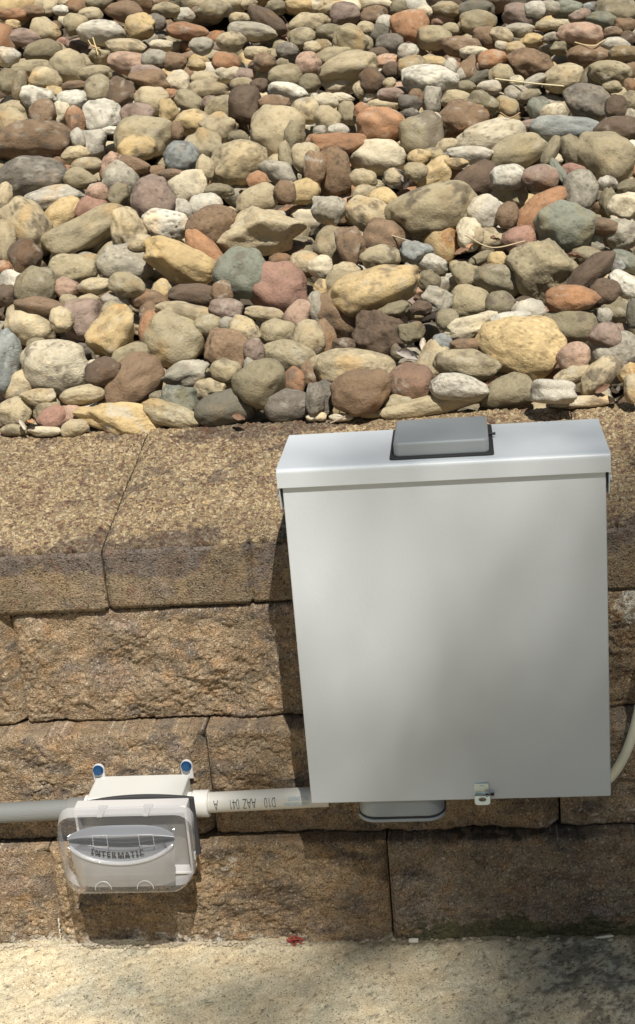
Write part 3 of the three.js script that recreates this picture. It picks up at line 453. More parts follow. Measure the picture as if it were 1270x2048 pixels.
function stoneGeometry(w, h, d, shape, pattern, tone, detail, seed) {
  const src = unitSphere(detail), sp = src.attributes.position, N = sp.count, P = new Float32Array(N * 3), C = new Float32Array(N * 3), U = new Float32Array(N * 2);
  const R = (k) => hash(seed, k, 77), e = shape === 'x' ? 4.2 : shape === 'f' ? 3 : mix(1.95, 2.45, R(1));
  const cuts = []; const nc = shape === 'a' ? 11 : shape === 'x' ? 3 : 1 + Math.floor(R(2) * 3);
  for (let i = 0; i < nc; i++) { const a = R(10 + i) * 6.283, z = R(30 + i) * 2 - 1, q = Math.sqrt(1 - z * z); cuts.push([q * Math.cos(a), z, q * Math.sin(a), shape === 'a' ? mix(0.68, 0.92, R(50 + i)) : mix(0.84, 1.0, R(50 + i))]); }
  const tapX = (R(3) - 0.5) * 0.34, tapY = (R(4) - 0.5) * 0.3, sx = seed * 1.37 % 97, f0 = shape === 'a' ? 0.10 : 0.085;
  const band = [R(5) - 0.5, R(6) + 0.4, R(7) - 0.5]; const second = [[1.25, 1.2, 1.1], [0.72, 0.66, 0.6], [1.12, 0.92, 0.7], [0.9, 0.92, 0.95]][Math.floor(R(8) * 4)];
  const size = (w + h + d) / 3, soft = shape === 'a' ? 22 : 5, craggy = shape === 'a' ? 0.026 : pattern === 's' || pattern === 'S' ? 0.010 : 0.005;
  for (let i = 0; i < N; i++) {
    const x = sp.getX(i), y = sp.getY(i), z = sp.getZ(i);
    let r = Math.pow(Math.pow(Math.abs(x), e) + Math.pow(Math.abs(y), e) + Math.pow(Math.abs(z), e), -1 / e);
    if (shape === 'x' || shape === 'f') r *= 0.93;
    for (const c of cuts) { const dd = x * c[0] + y * c[1] + z * c[2]; if (dd > 0.05) { const lim = c[3] / dd, k = 1 / soft, q = clamp(0.5 + 0.5 * (lim - r) / k); r = mix(lim, r, q) - k * q * (1 - q); } }
    r *= 1 + f0 * (n3(x * 1.1 + sx, y * 1.1, z * 1.1) + 0.3 * n3b(x * 2.1 + sx, y * 2.1, z * 2.1));
    r *= 1 + craggy * (n3(x * 6 + sx, y * 6, z * 6) + 0.6 * n3b(x * 13 + sx, y * 13, z * 13)) + craggy * 0.35 * n3c(x * 27 + sx, y * 27, z * 27);
    if (pattern === 'h') r *= 1 - 0.10 * sm(0.45, 0.75, n3c(x * 4 + sx, y * 4, z * 4));
    if (pattern === 'c') { const cr = Math.abs(y * 0.9 - 0.25 * x - 0.18 + 0.16 * n3(x * 3 + sx, 1, z * 3)); r *= 1 - 0.055 * sm(0.06, 0.0, cr) - 0.035 * sm(-0.02, 0.05, y * 0.9 - 0.25 * x - 0.18); }
    const px = x * r * (1 + tapY * y) * w / 2, py = y * r * (1 + tapX * x) * h / 2, pz = z * r * d / 2;
    P[i * 3] = px; P[i * 3 + 1] = py; P[i * 3 + 2] = pz; U[i * 2] = (px + 0.35 * pz) / 0.11 + sx; U[i * 2 + 1] = (py + 0.3 * pz) / 0.11;
    // colour follows the rock's own mineral patches
    const mx = px / 0.1 + sx, my = py / 0.1, mz = pz / 0.1;
    let t = 1 + 0.20 * fbm(mx * 1.2, my * 1.2, mz * 1.2, 3) + 0.07 * n3b(mx * 19, my * 19, mz * 19) + 0.05 * n3(mx * 9, my * 9, mz * 9), c = tone.map(v => v * t);
    const k2 = sm(0.05, 0.55, fbm(mx * 1.1 + 9, my * 1.1, mz * 1.1, 3)); c = c.map((v, j) => v * mix(1, second[j], k2 * 0.8));
    const rust = sm(0.28, 0.55, fbm(mx * 1.7, my * 1.7 + 5, mz * 1.7, 3)); c = c.map((v, j) => mix(v, [0.40, 0.25, 0.11][j], rust * 0.2));
    const fine = n3c(mx * 17, my * 17, mz * 17);
    if (pattern === 's') { c = c.map(v => mix(v, v * 0.38, sm(0.3, 0.75, 0.8 * fine + 0.7 * fbm(mx * 3, my * 3, mz * 3, 2)) * 0.6)); if (fine < -0.5) c = c.map(v => v * 1.25); }
    else if (pattern === 'S') { const q = n3(mx * 14, my * 14, mz * 14); c = c.map(v => mix(v, v * 0.32, sm(0.15, 0.5, q) * 0.6)); }
    else if (pattern === 'k') { const q = fbm(mx * 2.4, my * 2.4, mz * 2.4 + 3, 4) + 0.2 * fine; c = c.map((v, j) => mix(v, [0.11, 0.085, 0.06][j], sm(0.1, 0.4, q) * 0.75)); }
    else if (pattern === 'b') { const q = Math.sin((mx * band[0] + my * band[1] + mz * band[2]) * 15 + 3.2 * n3(mx * 1.3, my * 1.3, mz * 1.3)); c = c.map(v => v * (1 + 0.24 * q)); }
    else if (pattern === 'r') { c = c.map((v, j) => mix(v, [0.42, 0.2, 0.07][j], sm(0.0, 0.35, 0.9 * (px / w) - 0.2 * (py / h) + 0.6 * fbm(mx * 1.5, my * 1.5, mz, 3)) * 0.75)); }
    else if (pattern === 'd') { c = c.map((v, j) => mix(v, [0.15, 0.12, 0.09][j], sm(-0.1, 0.25, 1.1 * (px / w) + 0.5 * fbm(mx * 1.6, my * 1.6, mz, 3)) * 0.7)); }
    else if (pattern === 'm') { c = c.map((v, j) => mix(v, [0.20, 0.11, 0.085][j], 0.5)); }
    else if (pattern === 'h') { c = c.map((v, j) => mix(v, [0.13, 0.11, 0.08][j], sm(0.5, 0.72, n3c(x * 4 + sx, y * 4, z * 4)) * 0.8)); }
    if (fine > 0.72) c = c.map(v => v * 0.72);
    if (pattern === 'n' && R(9) < 0.6) { const q = fbm(mx * 2.6 + 2, my * 2.6, mz * 2.6 + 3, 4) + 0.18 * fine; c = c.map((v, j) => mix(v, [0.13, 0.10, 0.075][j], sm(0.08, 0.42, q) * mix(0.3, 0.75, R(90)))); }
    if (R(91) < 0.16) { const vn = Math.abs(mx * band[2] + my * band[1] - mz * band[0] + 0.35 * n3(mx * 1.2, my * 1.2, mz * 1.2) - 0.1); c = c.map((v, j) => mix(v, [0.58, 0.54, 0.45][j], sm(0.045, 0.012, vn) * 0.6)); }
    if (R(92) < 0.5) { const q = n3b(mx * 3.2, my * 3.2, mz * 3.2 + 8) + 0.5 * n3(mx * 13, my * 13, mz * 13); c = c.map((v, j) => mix(v, [0.52, 0.48, 0.39][j], sm(0.45, 0.95, q) * 0.45)); }
    const dirt = sm(0.25, 0.55, fbm(mx * 4.5 + 31, my * 4.5, mz * 4.5, 3)); c = c.map((v, j) => mix(v, [0.12, 0.095, 0.07][j], dirt * 0.22));
    { const L = 0.3 * c[0] + 0.6 * c[1] + 0.1 * c[2]; c = c.map(v => mix(L, v, 1.02) * 0.81); }
    C[i * 3] = clamp(c[0], 0.02, 0.8); C[i * 3 + 1] = clamp(c[1], 0.02, 0.8); C[i * 3 + 2] = clamp(c[2], 0.015, 0.8);
  }
  const g = new THREE.BufferGeometry();
  g.setAttribute('position', new THREE.BufferAttribute(P, 3)); g.setAttribute('color', new THREE.BufferAttribute(C, 3)); g.setAttribute('uv', new THREE.BufferAttribute(U, 2));
  g.setIndex(src.index.clone()); g.computeVertexNormals(); return g;
}
const stoneMats = [0.74, 0.84, 0.93].map(r => new THREE.MeshStandardMaterial({ vertexColors: true, roughness: r, bumpMap: stoneBump, bumpScale: 0.0017 }));
const LIE = new THREE.Quaternion().setFromEuler(new THREE.Euler(-0.33, 0.1157, -0.085, 'YXZ'));
const zAxis = new THREE.Vector3(0, 0, 1);
function stonePose(o, row, i) {
  o.position.set(row[0] / 1000, row[1] / 1000, row[2] / 1000);
  o.quaternion.copy(LIE).multiply(new THREE.Quaternion().setFromAxisAngle(zAxis, row[5] * Math.PI / 180));
}
const depthOf = (row, i) => Math.min(1.5 * Math.min(row[3], row[4]), 0.5 * (row[3] + row[4])) * mix(0.85, 1.1, hash(i, 5, 9)) / 1000;
// labels
const short = s => s.replace(/ (on the stone|tilted|with|near|at the|beside|leaning|lying|cut off|stained|pointing|spotted|speckled all|like a|dark on).*$/, '').replace(/,$/, '');
const marks = STONES.map((r, i) => r[7] ? { i, x: r[0], z: r[2], t: short(r[7]) } : null).filter(Boolean);
const shorts = {}; marks.forEach(m => shorts[m.t] = (shorts[m.t] || 0) + 1);
marks.forEach(m => { if (shorts[m.t] > 1) m.t = STONES[m.i][7]; });
const describe = r => {
  const k = r[6], q = r[3] / r[4], sz = r[3] * r[4];
  const shp = k[1] === 'a' ? 'angular' : k[1] === 'x' ? 'boxy' : k[1] === 'f' ? 'flat' : q > 2 ? 'long' : q > 1.35 ? 'oval' : q < 0.75 ? 'upright' : 'rounded';
  const pat = { s: 'speckled ', S: 'spotted ', b: 'banded ', k: 'mottled ', h: 'pitted ' }[k[2]] || '';
  return `${sz > 7000 ? 'big ' : sz < 2200 ? 'small ' : ''}${WORD[k[0]]} ${pat}${shp} stone`;
};
const ord = ['', 'second ', 'third ', 'fourth ', 'fifth ', 'sixth '];
const labelled = STONES.map((r, i) => {
  if (r[7]) return { l: r[7] };
  let best = null, bd = 1e9;
  for (const m of marks) { const d = Math.hypot(r[0] - m.x, (r[2] - m.z) * 0.6); if (d < bd) { bd = d; best = m; } }
  const dx = r[0] - best.x, dz = (r[2] - best.z) * 0.6, dir = Math.abs(dx) > Math.abs(dz) ? (dx > 0 ? 'right of' : 'left of') : (dz < 0 ? 'above' : 'below');
  return { key: `${dir} the ${best.t}`, what: describe(r), bd };
});
const seen = {};
labelled.map((e, i) => [e, i]).filter(([e]) => e.key).sort((a, b) => a[0].bd - b[0].bd).forEach(([e]) => {
  const k = e.what + e.key, n = seen[k] = (seen[k] ?? -1) + 1; e.l = `${ord[n]}${e.what} ${e.key}`.split(' ').slice(0, 16).join(' ');
});
const S3 = 1000;
STONES.forEach((r, i) => {
  const k = r[6], det = Math.round(clamp(Math.sqrt(r[3] * r[4]) / 8 * (2.0 / (1.6 - r[2] / S3)) + 2, 7, 15));
  const g = stoneGeometry(r[3] / S3 * 1.05, r[4] / S3 * 1.13, depthOf(r, i), k[1], k[2], TONE[k[0]].map(v => v * mix(0.9, 1.12, hash(i, 2, 3))), det, i + 1);
  const m = top('river_stone', g, stoneMats[k[1] === 'a' ? 2 : i % 3], labelled[i].l, 'stone', 'river stones on the slope');
  stonePose(m, r, i);
});
{ // everything smaller: one heap of uncountable stones under and between
  const bits = [], place = (g, m4) => { g.applyMatrix4(m4); bits.push(g); };
  SMALL.forEach((r, i) => {
    const k = r[6], o = new THREE.Object3D(); stonePose(o, r, i); o.updateMatrix();
    place(stoneGeometry(r[3] / S3 * 1.05, r[4] / S3 * 1.13, depthOf(r, i), k[1], k[2], TONE[k[0]], 6, 400 + i), o.matrix);
  });
  const keys = 'ttttkkkkooggbbbdrRmyyccPPwps', all = STONES.concat(SMALL).map(r => [r[0] / S3, r[2] / S3, r[3] / S3]);
  const variants = {};
  const q = new THREE.Quaternion(), e = new THREE.Euler();
  let count = 0;
  for (let z = -0.425; z > -4.2; z -= (z > -2.4 ? 0.052 : 0.085)) for (let x = -1.5 + rr(0, 0.05); x < 1.5; x += (z > -2.4 && Math.abs(x) < 1.15 ? rr(0.045, 0.065) : rr(0.075, 0.11))) {
    const xx = x + rr(-0.015, 0.015), zz = z + rr(-0.018, 0.018); let near = 9;
    for (const a of all) { const d = Math.hypot(a[0] - xx, a[1] - zz) - a[2] * 0.5; if (d < near) near = d; }
    const open = near > (zz < -1.95 ? 0.03 : 0.10); // nothing charted here: the stone field simply goes on
    const front = zz > -0.47;
    let s = open ? rr(0.055, 0.12) : rr(0.034, 0.058); if (front) s = Math.min(s, 0.05);
    const ck = keys[Math.floor(rnd() * keys.length)], sh = rnd() < 0.2 ? 'a' : 'e', pt = 'nnnnnssbk'[Math.floor(rnd() * 9)], vi = Math.floor(rnd() * 4);
    const key = ck + sh + pt + vi; const det = zz < -2.6 || Math.abs(xx) > 1.2 ? 2 : 4;
    const gk = key + det; if (!variants[gk]) variants[gk] = stoneGeometry(1.35 * 0.07, 0.85 * 0.07, 1.05 * 0.07, sh, pt, TONE[ck], det, 900 + Object.keys(variants).length);
    const g = variants[gk].clone(), f = s / 0.07;
    e.set(rr(-0.5, 0.2), rr(0, 6.28), rr(-0.5, 0.5)); q.setFromEuler(e);
    const y = slopeY(zz) - (open ? 0.01 : 0.062 + 0.3 * (s - 0.05)) - (front ? 0.012 : 0);
    place(g, new THREE.Matrix4().compose(new THREE.Vector3(xx, y, Math.min(zz, -0.425)), q, new THREE.Vector3(f * rr(0.9, 1.2), f * rr(0.75, 1.1), f)));
    count++;
  }
  const g = mergeGeometries(bits);
  top('small_river_stones', g, stoneMats[1], 'mass of small mixed river stones filling gaps between the larger ones', 'stones', null, 'stuff');
}

// ---------- metal enclosure on the wall ----------
const paint = new THREE.MeshPhysicalMaterial({ color: new THREE.Color().setRGB(0.52, 0.555, 0.585), roughness: 0.4, metalness: 0.0, clearcoat: 0.15, clearcoatRoughness: 0.35, bumpMap: paintBump, bumpScale: 0.00012 });
const greyPlastic = std([0.235, 0.26, 0.275], 0.36), black = std([0.018, 0.018, 0.02], 0.7), zinc = std([0.60, 0.70, 0.71], 0.3, { metalness: 0.85 });
function rrect(x0, y0, x1, y1, r) {
  const s = new THREE.Shape(); s.moveTo(x0 + r, y0); s.lineTo(x1 - r, y0); s.absarc(x1 - r, y0 + r, r, -Math.PI / 2, 0, false); s.lineTo(x1, y1 - r); s.absarc(x1 - r, y1 - r, r, 0, Math.PI / 2, false);
  s.lineTo(x0 + r, y1); s.absarc(x0 + r, y1 - r, r, Math.PI / 2, Math.PI, false); s.lineTo(x0, y0 + r); s.absarc(x0 + r, y0 + r, r, Math.PI, Math.PI * 1.5, false); return s;
}
const ext = (shape, depth, bevel = 0, seg = 3) => new THREE.ExtrudeGeometry(shape, { depth, bevelEnabled: bevel > 0, bevelSize: bevel, bevelThickness: bevel, bevelOffset: -bevel, bevelSegments: seg, curveSegments: 10 });
const rbox = (x0, y0, z0, x1, y1, z1, r = 0.0015, s = 3) => { const g = new RoundedBoxGeometry(x1 - x0, y1 - y0, z1 - z0, s, r); g.translate((x0 + x1) / 2, (y0 + y1) / 2, (z0 + z1) / 2); return g; };
const flat = g => { g.rotateX(-Math.PI / 2); return g; }; // drawn in x,-z, standing up along y
const X0 = 0.0476, X1 = 0.4127, Y0 = 0.2595, Y1 = 0.6943, ZF = 0.085, ZB = -0.0505;
{
  const t = thing('electrical_enclosure', 'large light grey sheet-metal electrical box hung on the block wall', 'electrical box');
  mesh('body', rbox(X0 + 0.0015, Y0 + 0.002, ZB, X1 - 0.0015, Y1 - 0.003, ZF - 0.02, 0.002), paint, t);
  mesh('front_panel', rbox(X0, Y0, ZF - 0.0185, X1, Y1 - 0.006, ZF, 0.0016, 4), paint, t);
  // lid: folded sheet, top plate and front lip in one bend
  const p = new THREE.Shape(), r = 0.005, zf = ZF + 0.0045, th = 0.0014;
  p.moveTo(ZB - 0.002, Y1); p.lineTo(zf - r, Y1); p.absarc(zf - r, Y1 - r, r, Math.PI / 2, 0, true); p.lineTo(zf, Y1 - 0.0215); p.lineTo(zf - th, Y1 - 0.0215); p.lineTo(zf - th, Y1 - r); p.absarc(zf - r, Y1 - r, r - th, 0, Math.PI / 2, false); p.lineTo(ZB - 0.002, Y1 - th);
  const lg = new THREE.ExtrudeGeometry(p, { depth: X1 - X0 + 0.0085, bevelEnabled: true, bevelSize: 0.0003, bevelThickness: 0.0008, bevelSegments: 2, curveSegments: 8 });
  lg.rotateY(-Math.PI / 2); lg.translate(X1 + 0.0043, 0, 0);
  const lid = mesh('lid', lg, paint, t);
  for (const sd of [-1, 1]) { // side flaps of the lid reach lower than the lip
    const f = new THREE.Shape(); f.moveTo(ZB, Y1 - 0.001); f.lineTo(zf - 0.0008, Y1 - 0.001); f.lineTo(zf - 0.0008, Y1 - 0.021); f.lineTo(zf - 0.009, Y1 - 0.05); f.lineTo(zf - 0.03, Y1 - 0.056); f.lineTo(ZB, Y1 - 0.056);
    const g = ext(f, 0.0013); g.rotateY(-Math.PI / 2); g.translate(sd < 0 ? X0 - 0.0028 : X1 + 0.0042, 0, 0);
    mesh('side_flap', g, paint, lid);
    const bolt = new THREE.CylinderGeometry(0.0045, 0.005, 0.003, 14); bolt.rotateZ(Math.PI / 2); bolt.translate(sd < 0 ? X0 - 0.0056 : X1 + 0.0058, Y1 - 0.034, zf - 0.017);
    mesh('hinge_bolt', bolt, zinc, lid);
  }
  // weather cover on the lid
  const cv = mesh('top_cover', flat(ext(rrect(0.1765, 0.026, 0.2845, -0.071, 0.007), 0.0125, 0.0032, 5)), greyPlastic, t); cv.geometry.translate(0, 0, 0);
  cv.geometry.dispose(); cv.geometry = flat(ext(rrect(0.1765, -0.0715, 0.2845, 0.027, 0.007), 0.0115, 0.0032, 5)); cv.geometry.translate(0, Y1 + 0.0045, 0);
  const gk = flat(ext(rrect(0.1715, -0.0765, 0.290, 0.045, 0.0045), 0.0016, 0.0006, 2)); gk.translate(0, Y1 + 0.0008, 0); mesh('gasket', gk, black, cv);
  const hp = new THREE.CylinderGeometry(0.0016, 0.0016, 0.008, 10); hp.rotateZ(Math.PI / 2); hp.translate(0.2895, Y1 + 0.005, 0.004); mesh('hinge_pin', hp, black, cv);
  // cover under the box
  const bc = flat(ext(rrect(0.1045, -0.0815, 0.2105, 0.02, 0.022), 0.0225, 0.0015, 2)); bc.translate(0, Y0 - 0.0225, 0); const bm = mesh('bottom_cover', bc, greyPlastic, t);
  const bg = flat(ext(rrect(0.1040, -0.082, 0.2110, 0.0205, 0.0225), 0.0022)); bg.translate(0, Y0 - 0.0258, 0); mesh('gasket', bg, black, bm);
  const bf = flat(ext(rrect(0.1025, -0.0835, 0.2125, 0.022, 0.0235), 0.0025, 0.0006, 2)); bf.translate(0, Y0 - 0.0292, 0); mesh('rim_plate', bf, greyPlastic, bm);
  // hasp
  const hs = rrect(0.2485, Y0 - 0.0035, 0.2675, Y0 + 0.0095, 0.004); const hole = new THREE.Path(); hole.absellipse(0.258, Y0 + 0.0035, 0.0045, 0.0026, 0, Math.PI * 2, true); hs.holes.push(hole);
  const hg = ext(hs, 0.0016, 0.0003, 2); hg.rotateX(-0.25); 
  const hb = new THREE.Box3().setFromBufferAttribute(hg.attributes.position), hc = hb.getCenter(new THREE.Vector3()); hg.translate(0.258 - hc.x, Y0 + 0.003 - hc.y, ZF + 0.0055 - hc.z);
  const hasp = mesh('hasp', hg, zinc, t);
  const up = rbox(0.2487, Y0 + 0.0085, ZF + 0.0002, 0.2665, Y0 + 0.023, ZF + 0.0018, 0.0006, 2); mesh('hasp_plate', up, zinc, hasp);
  const rv = new THREE.CylinderGeometry(0.0042, 0.0042, 0.001, 18); rv.rotateX(Math.PI / 2); rv.translate(0.2576, Y0 + 0.0165, ZF + 0.0022); mesh('rivet', rv, zinc, hasp);
  const wire = new THREE.TubeGeometry(new THREE.CatmullRomCurve3([[0.2492, Y0 + 0.0093, ZF + 0.006], [0.258, Y0 + 0.0098, ZF + 0.0075], [0.264, Y0 + 0.0105, ZF + 0.0072], [0.272, Y0 + 0.0102, ZF + 0.0055]].map(a => new THREE.Vector3(...a))), 20, 0.0006, 6);
  const knob = rbox(0.268, Y0 + 0.0086, ZF + 0.004, 0.2725, Y0 + 0.0118, ZF + 0.007, 0.0006, 2), loop = new THREE.TorusGeometry(0.0017, 0.0005, 6, 14); loop.translate(0.2637, Y0 + 0.0103, ZF + 0.0078);
  mesh('latch_pin', merge([wire, knob, loop]), black, hasp);
  // small scuffs in the paint, real chips
}

// ---------- receptacle box with bubble cover ----------
const pvcPale = std([0.70, 0.69, 0.655], 0.38), pvcGrey = std([0.17, 0.17, 0.165], 0.6), pvcBox = std([0.52, 0.525, 0.50], 0.5), pvcFrame = std([0.52, 0.51, 0.505], 0.45);
const clear = new THREE.MeshPhysicalMaterial({ color: new THREE.Color().setRGB(0.95, 0.95, 0.96), roughness: 0.05, transmission: 0.97, thickness: 0, ior: 1.5, specularIntensity: 1 });
const clearDeep = new THREE.MeshPhysicalMaterial({ color: new THREE.Color().setRGB(0.80, 0.80, 0.81), roughness: 0.12, transmission: 0.68, thickness: 0, ior: 1.5 });
const WZ = -0.019; // where hardware touches the middle course
const font = await new FontLoader().loadAsync('fonts/droid/droid_sans_bold.typeface.json');
{
  const t = thing('outlet_box', 'grey weatherproof outlet box with a clear bubble cover, screwed to the wall', 'outlet box');
  const bx0 = -0.2515, bx1 = -0.1255, yT = 0.2485, yB = 0.174;
  mesh('back_box', rbox(bx0, yB, WZ, bx1, yT, 0.040, 0.003), pvcBox, t);
  for (const [x, y] of [[-0.2465, 0.2585], [-0.1275, 0.2610]]) {
    const s = new THREE.Shape(); s.absarc(x, y + 0.001, 0.0078, 0, Math.PI, false); s.lineTo(x - 0.0078, 0.243); s.lineTo(x + 0.0078, 0.243); const g = ext(s, 0.0032, 0.0006, 2); g.translate(0, 0, WZ + 0.0005); const ear = mesh('mounting_ear', g, pvcFrame, t);
    const head = new THREE.CylinderGeometry(0.0058, 0.0058, 0.0045, 6); head.rotateX(Math.PI / 2); head.rotateZ(0.3 + x * 9); head.translate(x, y + 0.001, WZ + 0.0072);
    const wash = new THREE.CylinderGeometry(0.0072, 0.0072, 0.0013, 20); wash.rotateX(Math.PI / 2); wash.translate(x, y + 0.001, WZ + 0.0046);
    mesh('screw', merge([head, wash]), std([0.015, 0.075, 0.19], 0.35, { metalness: 0.4 }), ear);
  }
  // gasket bulging over the rim, then the frame
  const gs = new THREE.Shape(); gs.moveTo(-0.2575, 0.165); gs.lineTo(-0.1085, 0.165); gs.lineTo(-0.1095, 0.2480); gs.quadraticCurveTo(-0.189, 0.2605, -0.2565, 0.2445); gs.closePath();
  const gg = ext(gs, 0.0045, 0.0005, 1); gg.translate(0, 0, 0.0402); mesh('gasket', gg, std([0.035, 0.035, 0.038], 0.75), t);
  mesh('frame', merge([rbox(-0.2615, 0.2395, 0.0455, -0.1145, 0.2500, 0.0675, 0.002), rbox(-0.2615, 0.150, 0.0455, -0.1145, 0.1545, 0.0675, 0.002), rbox(-0.2610, 0.153, 0.0457, -0.2575, 0.241, 0.0670, 0.0012), rbox(-0.1185, 0.153, 0.0457, -0.1150, 0.241, 0.0670, 0.0012)]), pvcFrame, t);
  // receptacle plate inside
  const plate = ext(rrect(-0.2575, 0.154, -0.1185, 0.2395, 0.006), 0.004, 0.0008, 2); plate.translate(0, 0, 0.0462); const pm = mesh('receptacle', plate, std([0.27, 0.265, 0.255], 0.32, { metalness: 0.3 }), t);
  for (const x of [-0.215, -0.159]) { const f = ext(rrect(x - 0.0165, 0.1795, x + 0.0165, 0.2135, 0.009), 0.004, 0.0006, 2); f.translate(0, 0, 0.0512); mesh('socket_face', f, std([0.20, 0.20, 0.20], 0.4), pm); 
    for (const [a, b, c, d] of [[-0.007, 0.006, 0.007, 0.008], [-0.007, -0.008, 0.007, -0.006]]) { const sl = rbox(x + a, 0.1965 + b, 0.0553, x + c, 0.1965 + d, 0.0557, 0.0001, 1); mesh('slot', sl, black, pm); } }
  // bubble: loft of rounded outlines from the hinge plane outwards
  const rings = [[0.0665, 0.178, 0.1010, 0.2000, 0.018], [0.074, 0.178, 0.1010, 0.1985, 0.020], [0.084, 0.177, 0.100, 0.1965, 0.022], [0.094, 0.173, 0.096, 0.1945, 0.022], [0.102, 0.166, 0.088, 0.1925, 0.021], [0.108, 0.155, 0.076, 0.1908, 0.019], [0.1112, 0.142, 0.062, 0.190, 0.016]];
  const M = 72, P = [], I = [], U = [];
  const ringPts = ([z, w, h, cy, r]) => { const s = rrect(-w / 2, -h / 2, w / 2, h / 2, r).getSpacedPoints(M); return s.slice(0, M).map(q => { const tp = 1 - 0.07 * (0.5 - q.y / h) ; return [-0.1945 + q.x * tp, cy + q.y, z - 0.004 * (q.y / h)]; }); };
  rings.forEach((R, k) => ringPts(R).forEach((q, i) => { P.push(...q); U.push(i / M, k / 8); }));
  for (let k = 0; k < rings.length - 1; k++) for (let i = 0; i < M; i++) { const a = k * M + i, b = k * M + (i + 1) % M; I.push(a, b, a + M, b, b + M, a + M); }
  const bub = new THREE.BufferGeometry(); bub.setAttribute('position', new THREE.Float32BufferAttribute(P, 3)); bub.setAttribute('uv', new THREE.Float32BufferAttribute(U, 2)); bub.setIndex(I); bub.computeVertexNormals();
  const cut = 2 * M * 6, rim = bub.clone(); rim.setIndex(I.slice(0, cut)); bub.setIndex(I.slice(cut));
  const bubble = mesh('bubble_cover', bub, clear, t); mesh('rim', rim, clearDeep, bubble);
  // front pane: upper half scooped inwards below a crescent lip
  const w = 0.142, h = 0.062, cx = -0.1945, cy = 0.190, nx = 60, ny = 34, fp = [], fu = [], fi = [];
  const lipY = x => 0.009 + 0.022 * Math.pow(x / (w / 2), 2);
  for (let j = 0; j <= ny; j++) for (let i = 0; i <= nx; i++) {
    const u = i / nx * 2 - 1, v = j / ny * 2 - 1, rnd2 = 1 - 0.10 * Math.pow(Math.abs(v), 6);
    const y = v * h / 2 * (1 - 0.10 * Math.pow(Math.abs(u), 8)), tp = 1 - 0.07 * (0.5 - y / h), x = u * w / 2 * rnd2 * tp, q = y - lipY(u * w / 2);
    const inside = sm(0, 0.15, 1 - Math.abs(u)) * sm(0, 0.2, 1 - Math.abs(v));
    const scoop = q > 0 ? -0.016 * Math.pow(sm(0.004, 0.0, q) * 0.0 + sm(0.036, 0.0, q), 1) * sm(0, 0.0025, q) * inside : 0.004 * sm(-0.045, 0, q) * inside;
    fp.push(cx + x, cy + y, 0.1112 + scoop - 0.004 * (y / h)); fu.push(i / nx, j / ny);
    if (i < nx && j < ny) { const k = j * (nx + 1) + i; fi.push(k, k + 1, k + nx + 1, k + 1, k + nx + 2, k + nx + 1); }
  }
  const fgeo = new THREE.BufferGeometry(); fgeo.setAttribute('position', new THREE.Float32BufferAttribute(fp, 3)); fgeo.setAttribute('uv', new THREE.Float32BufferAttribute(fu, 2)); fgeo.setIndex(fi); fgeo.computeVertexNormals();
  mesh('front_pane', fgeo, clear, bubble);
  // lip band
  const lip = []; for (let i = 0; i <= 40; i++) { const x = (i / 40 * 2 - 1) * 0.066; lip.push(new THREE.Vector3(cx + x, cy + lipY(x) - 0.0015, 0.1125 - 0.01 * Math.pow(Math.abs(x) / 0.066, 6))); }
  mesh('crescent_lip', new THREE.TubeGeometry(new THREE.CatmullRomCurve3(lip), 60, 0.0028, 10), clearDeep, bubble);
  // rolled crescent shield behind the upper half: faces up at the top and turns under towards the lip
  const sp2 = [], su = [], si = [], sn = 40, sv = 28;
  for (let j2 = 0; j2 <= sv; j2++) for (let i = 0; i <= sn; i++) {
    const xx = (i / sn * 2 - 1) * 0.068, k = j2 / sv, yl = lipY(xx) - 0.0012, yt = 0.0485 - 0.007 * Math.pow(Math.abs(xx) / 0.0655, 3), y = mix(yt, Math.min(yl, yt - 0.001), k);
    sp2.push(cx + xx, cy + y, mix(0.090 + 0.0145 * sm(0, 0.18, k) - 0.022 * sm(0.15, 0.72, k) + 0.0285 * sm(0.74, 1, k), 0.104, 0.75 * Math.pow(Math.abs(xx) / 0.068, 5))); su.push(i / sn, k);
    if (i < sn && j2 < sv) { const q = j2 * (sn + 1) + i; si.push(q, q + sn + 1, q + 1, q + 1, q + sn + 1, q + sn + 2); }
  }
  const sg = new THREE.BufferGeometry(); sg.setAttribute('position', new THREE.Float32BufferAttribute(sp2, 3)); sg.setAttribute('uv', new THREE.Float32BufferAttribute(su, 2)); sg.setIndex(si); sg.computeVertexNormals();
  mesh('pull_shield', sg, new THREE.MeshStandardMaterial({ color: new THREE.Color().setRGB(0.30, 0.31, 0.32), roughness: 0.28, metalness: 0.5, side: THREE.DoubleSide }), bubble);
  // hazy lower half below the lip
  const lp = [], lu = [], li = [];
  for (let j2 = 0; j2 <= 12; j2++) for (let i = 0; i <= sn; i++) {
    const u = i / sn * 2 - 1, k = j2 / 12, xx = u * mix(0.068, 0.062, k), y = mix(lipY(u * 0.068) - 0.0035, -0.0285, k);
    lp.push(cx + xx, cy + y, 0.1125 - 0.003 * k - 0.012 * Math.pow(Math.abs(u), 6) + 0.0022 * Math.sin(k * 3.1)); lu.push(i / sn, k);
    if (i < sn && j2 < 12) { const q = j2 * (sn + 1) + i; li.push(q, q + sn + 1, q + 1, q + 1, q + sn + 1, q + sn + 2); }
  }
  const lgeo = new THREE.BufferGeometry(); lgeo.setAttribute('position', new THREE.Float32BufferAttribute(lp, 3)); lgeo.setAttribute('uv', new THREE.Float32BufferAttribute(lu, 2)); lgeo.setIndex(li); lgeo.computeVertexNormals();
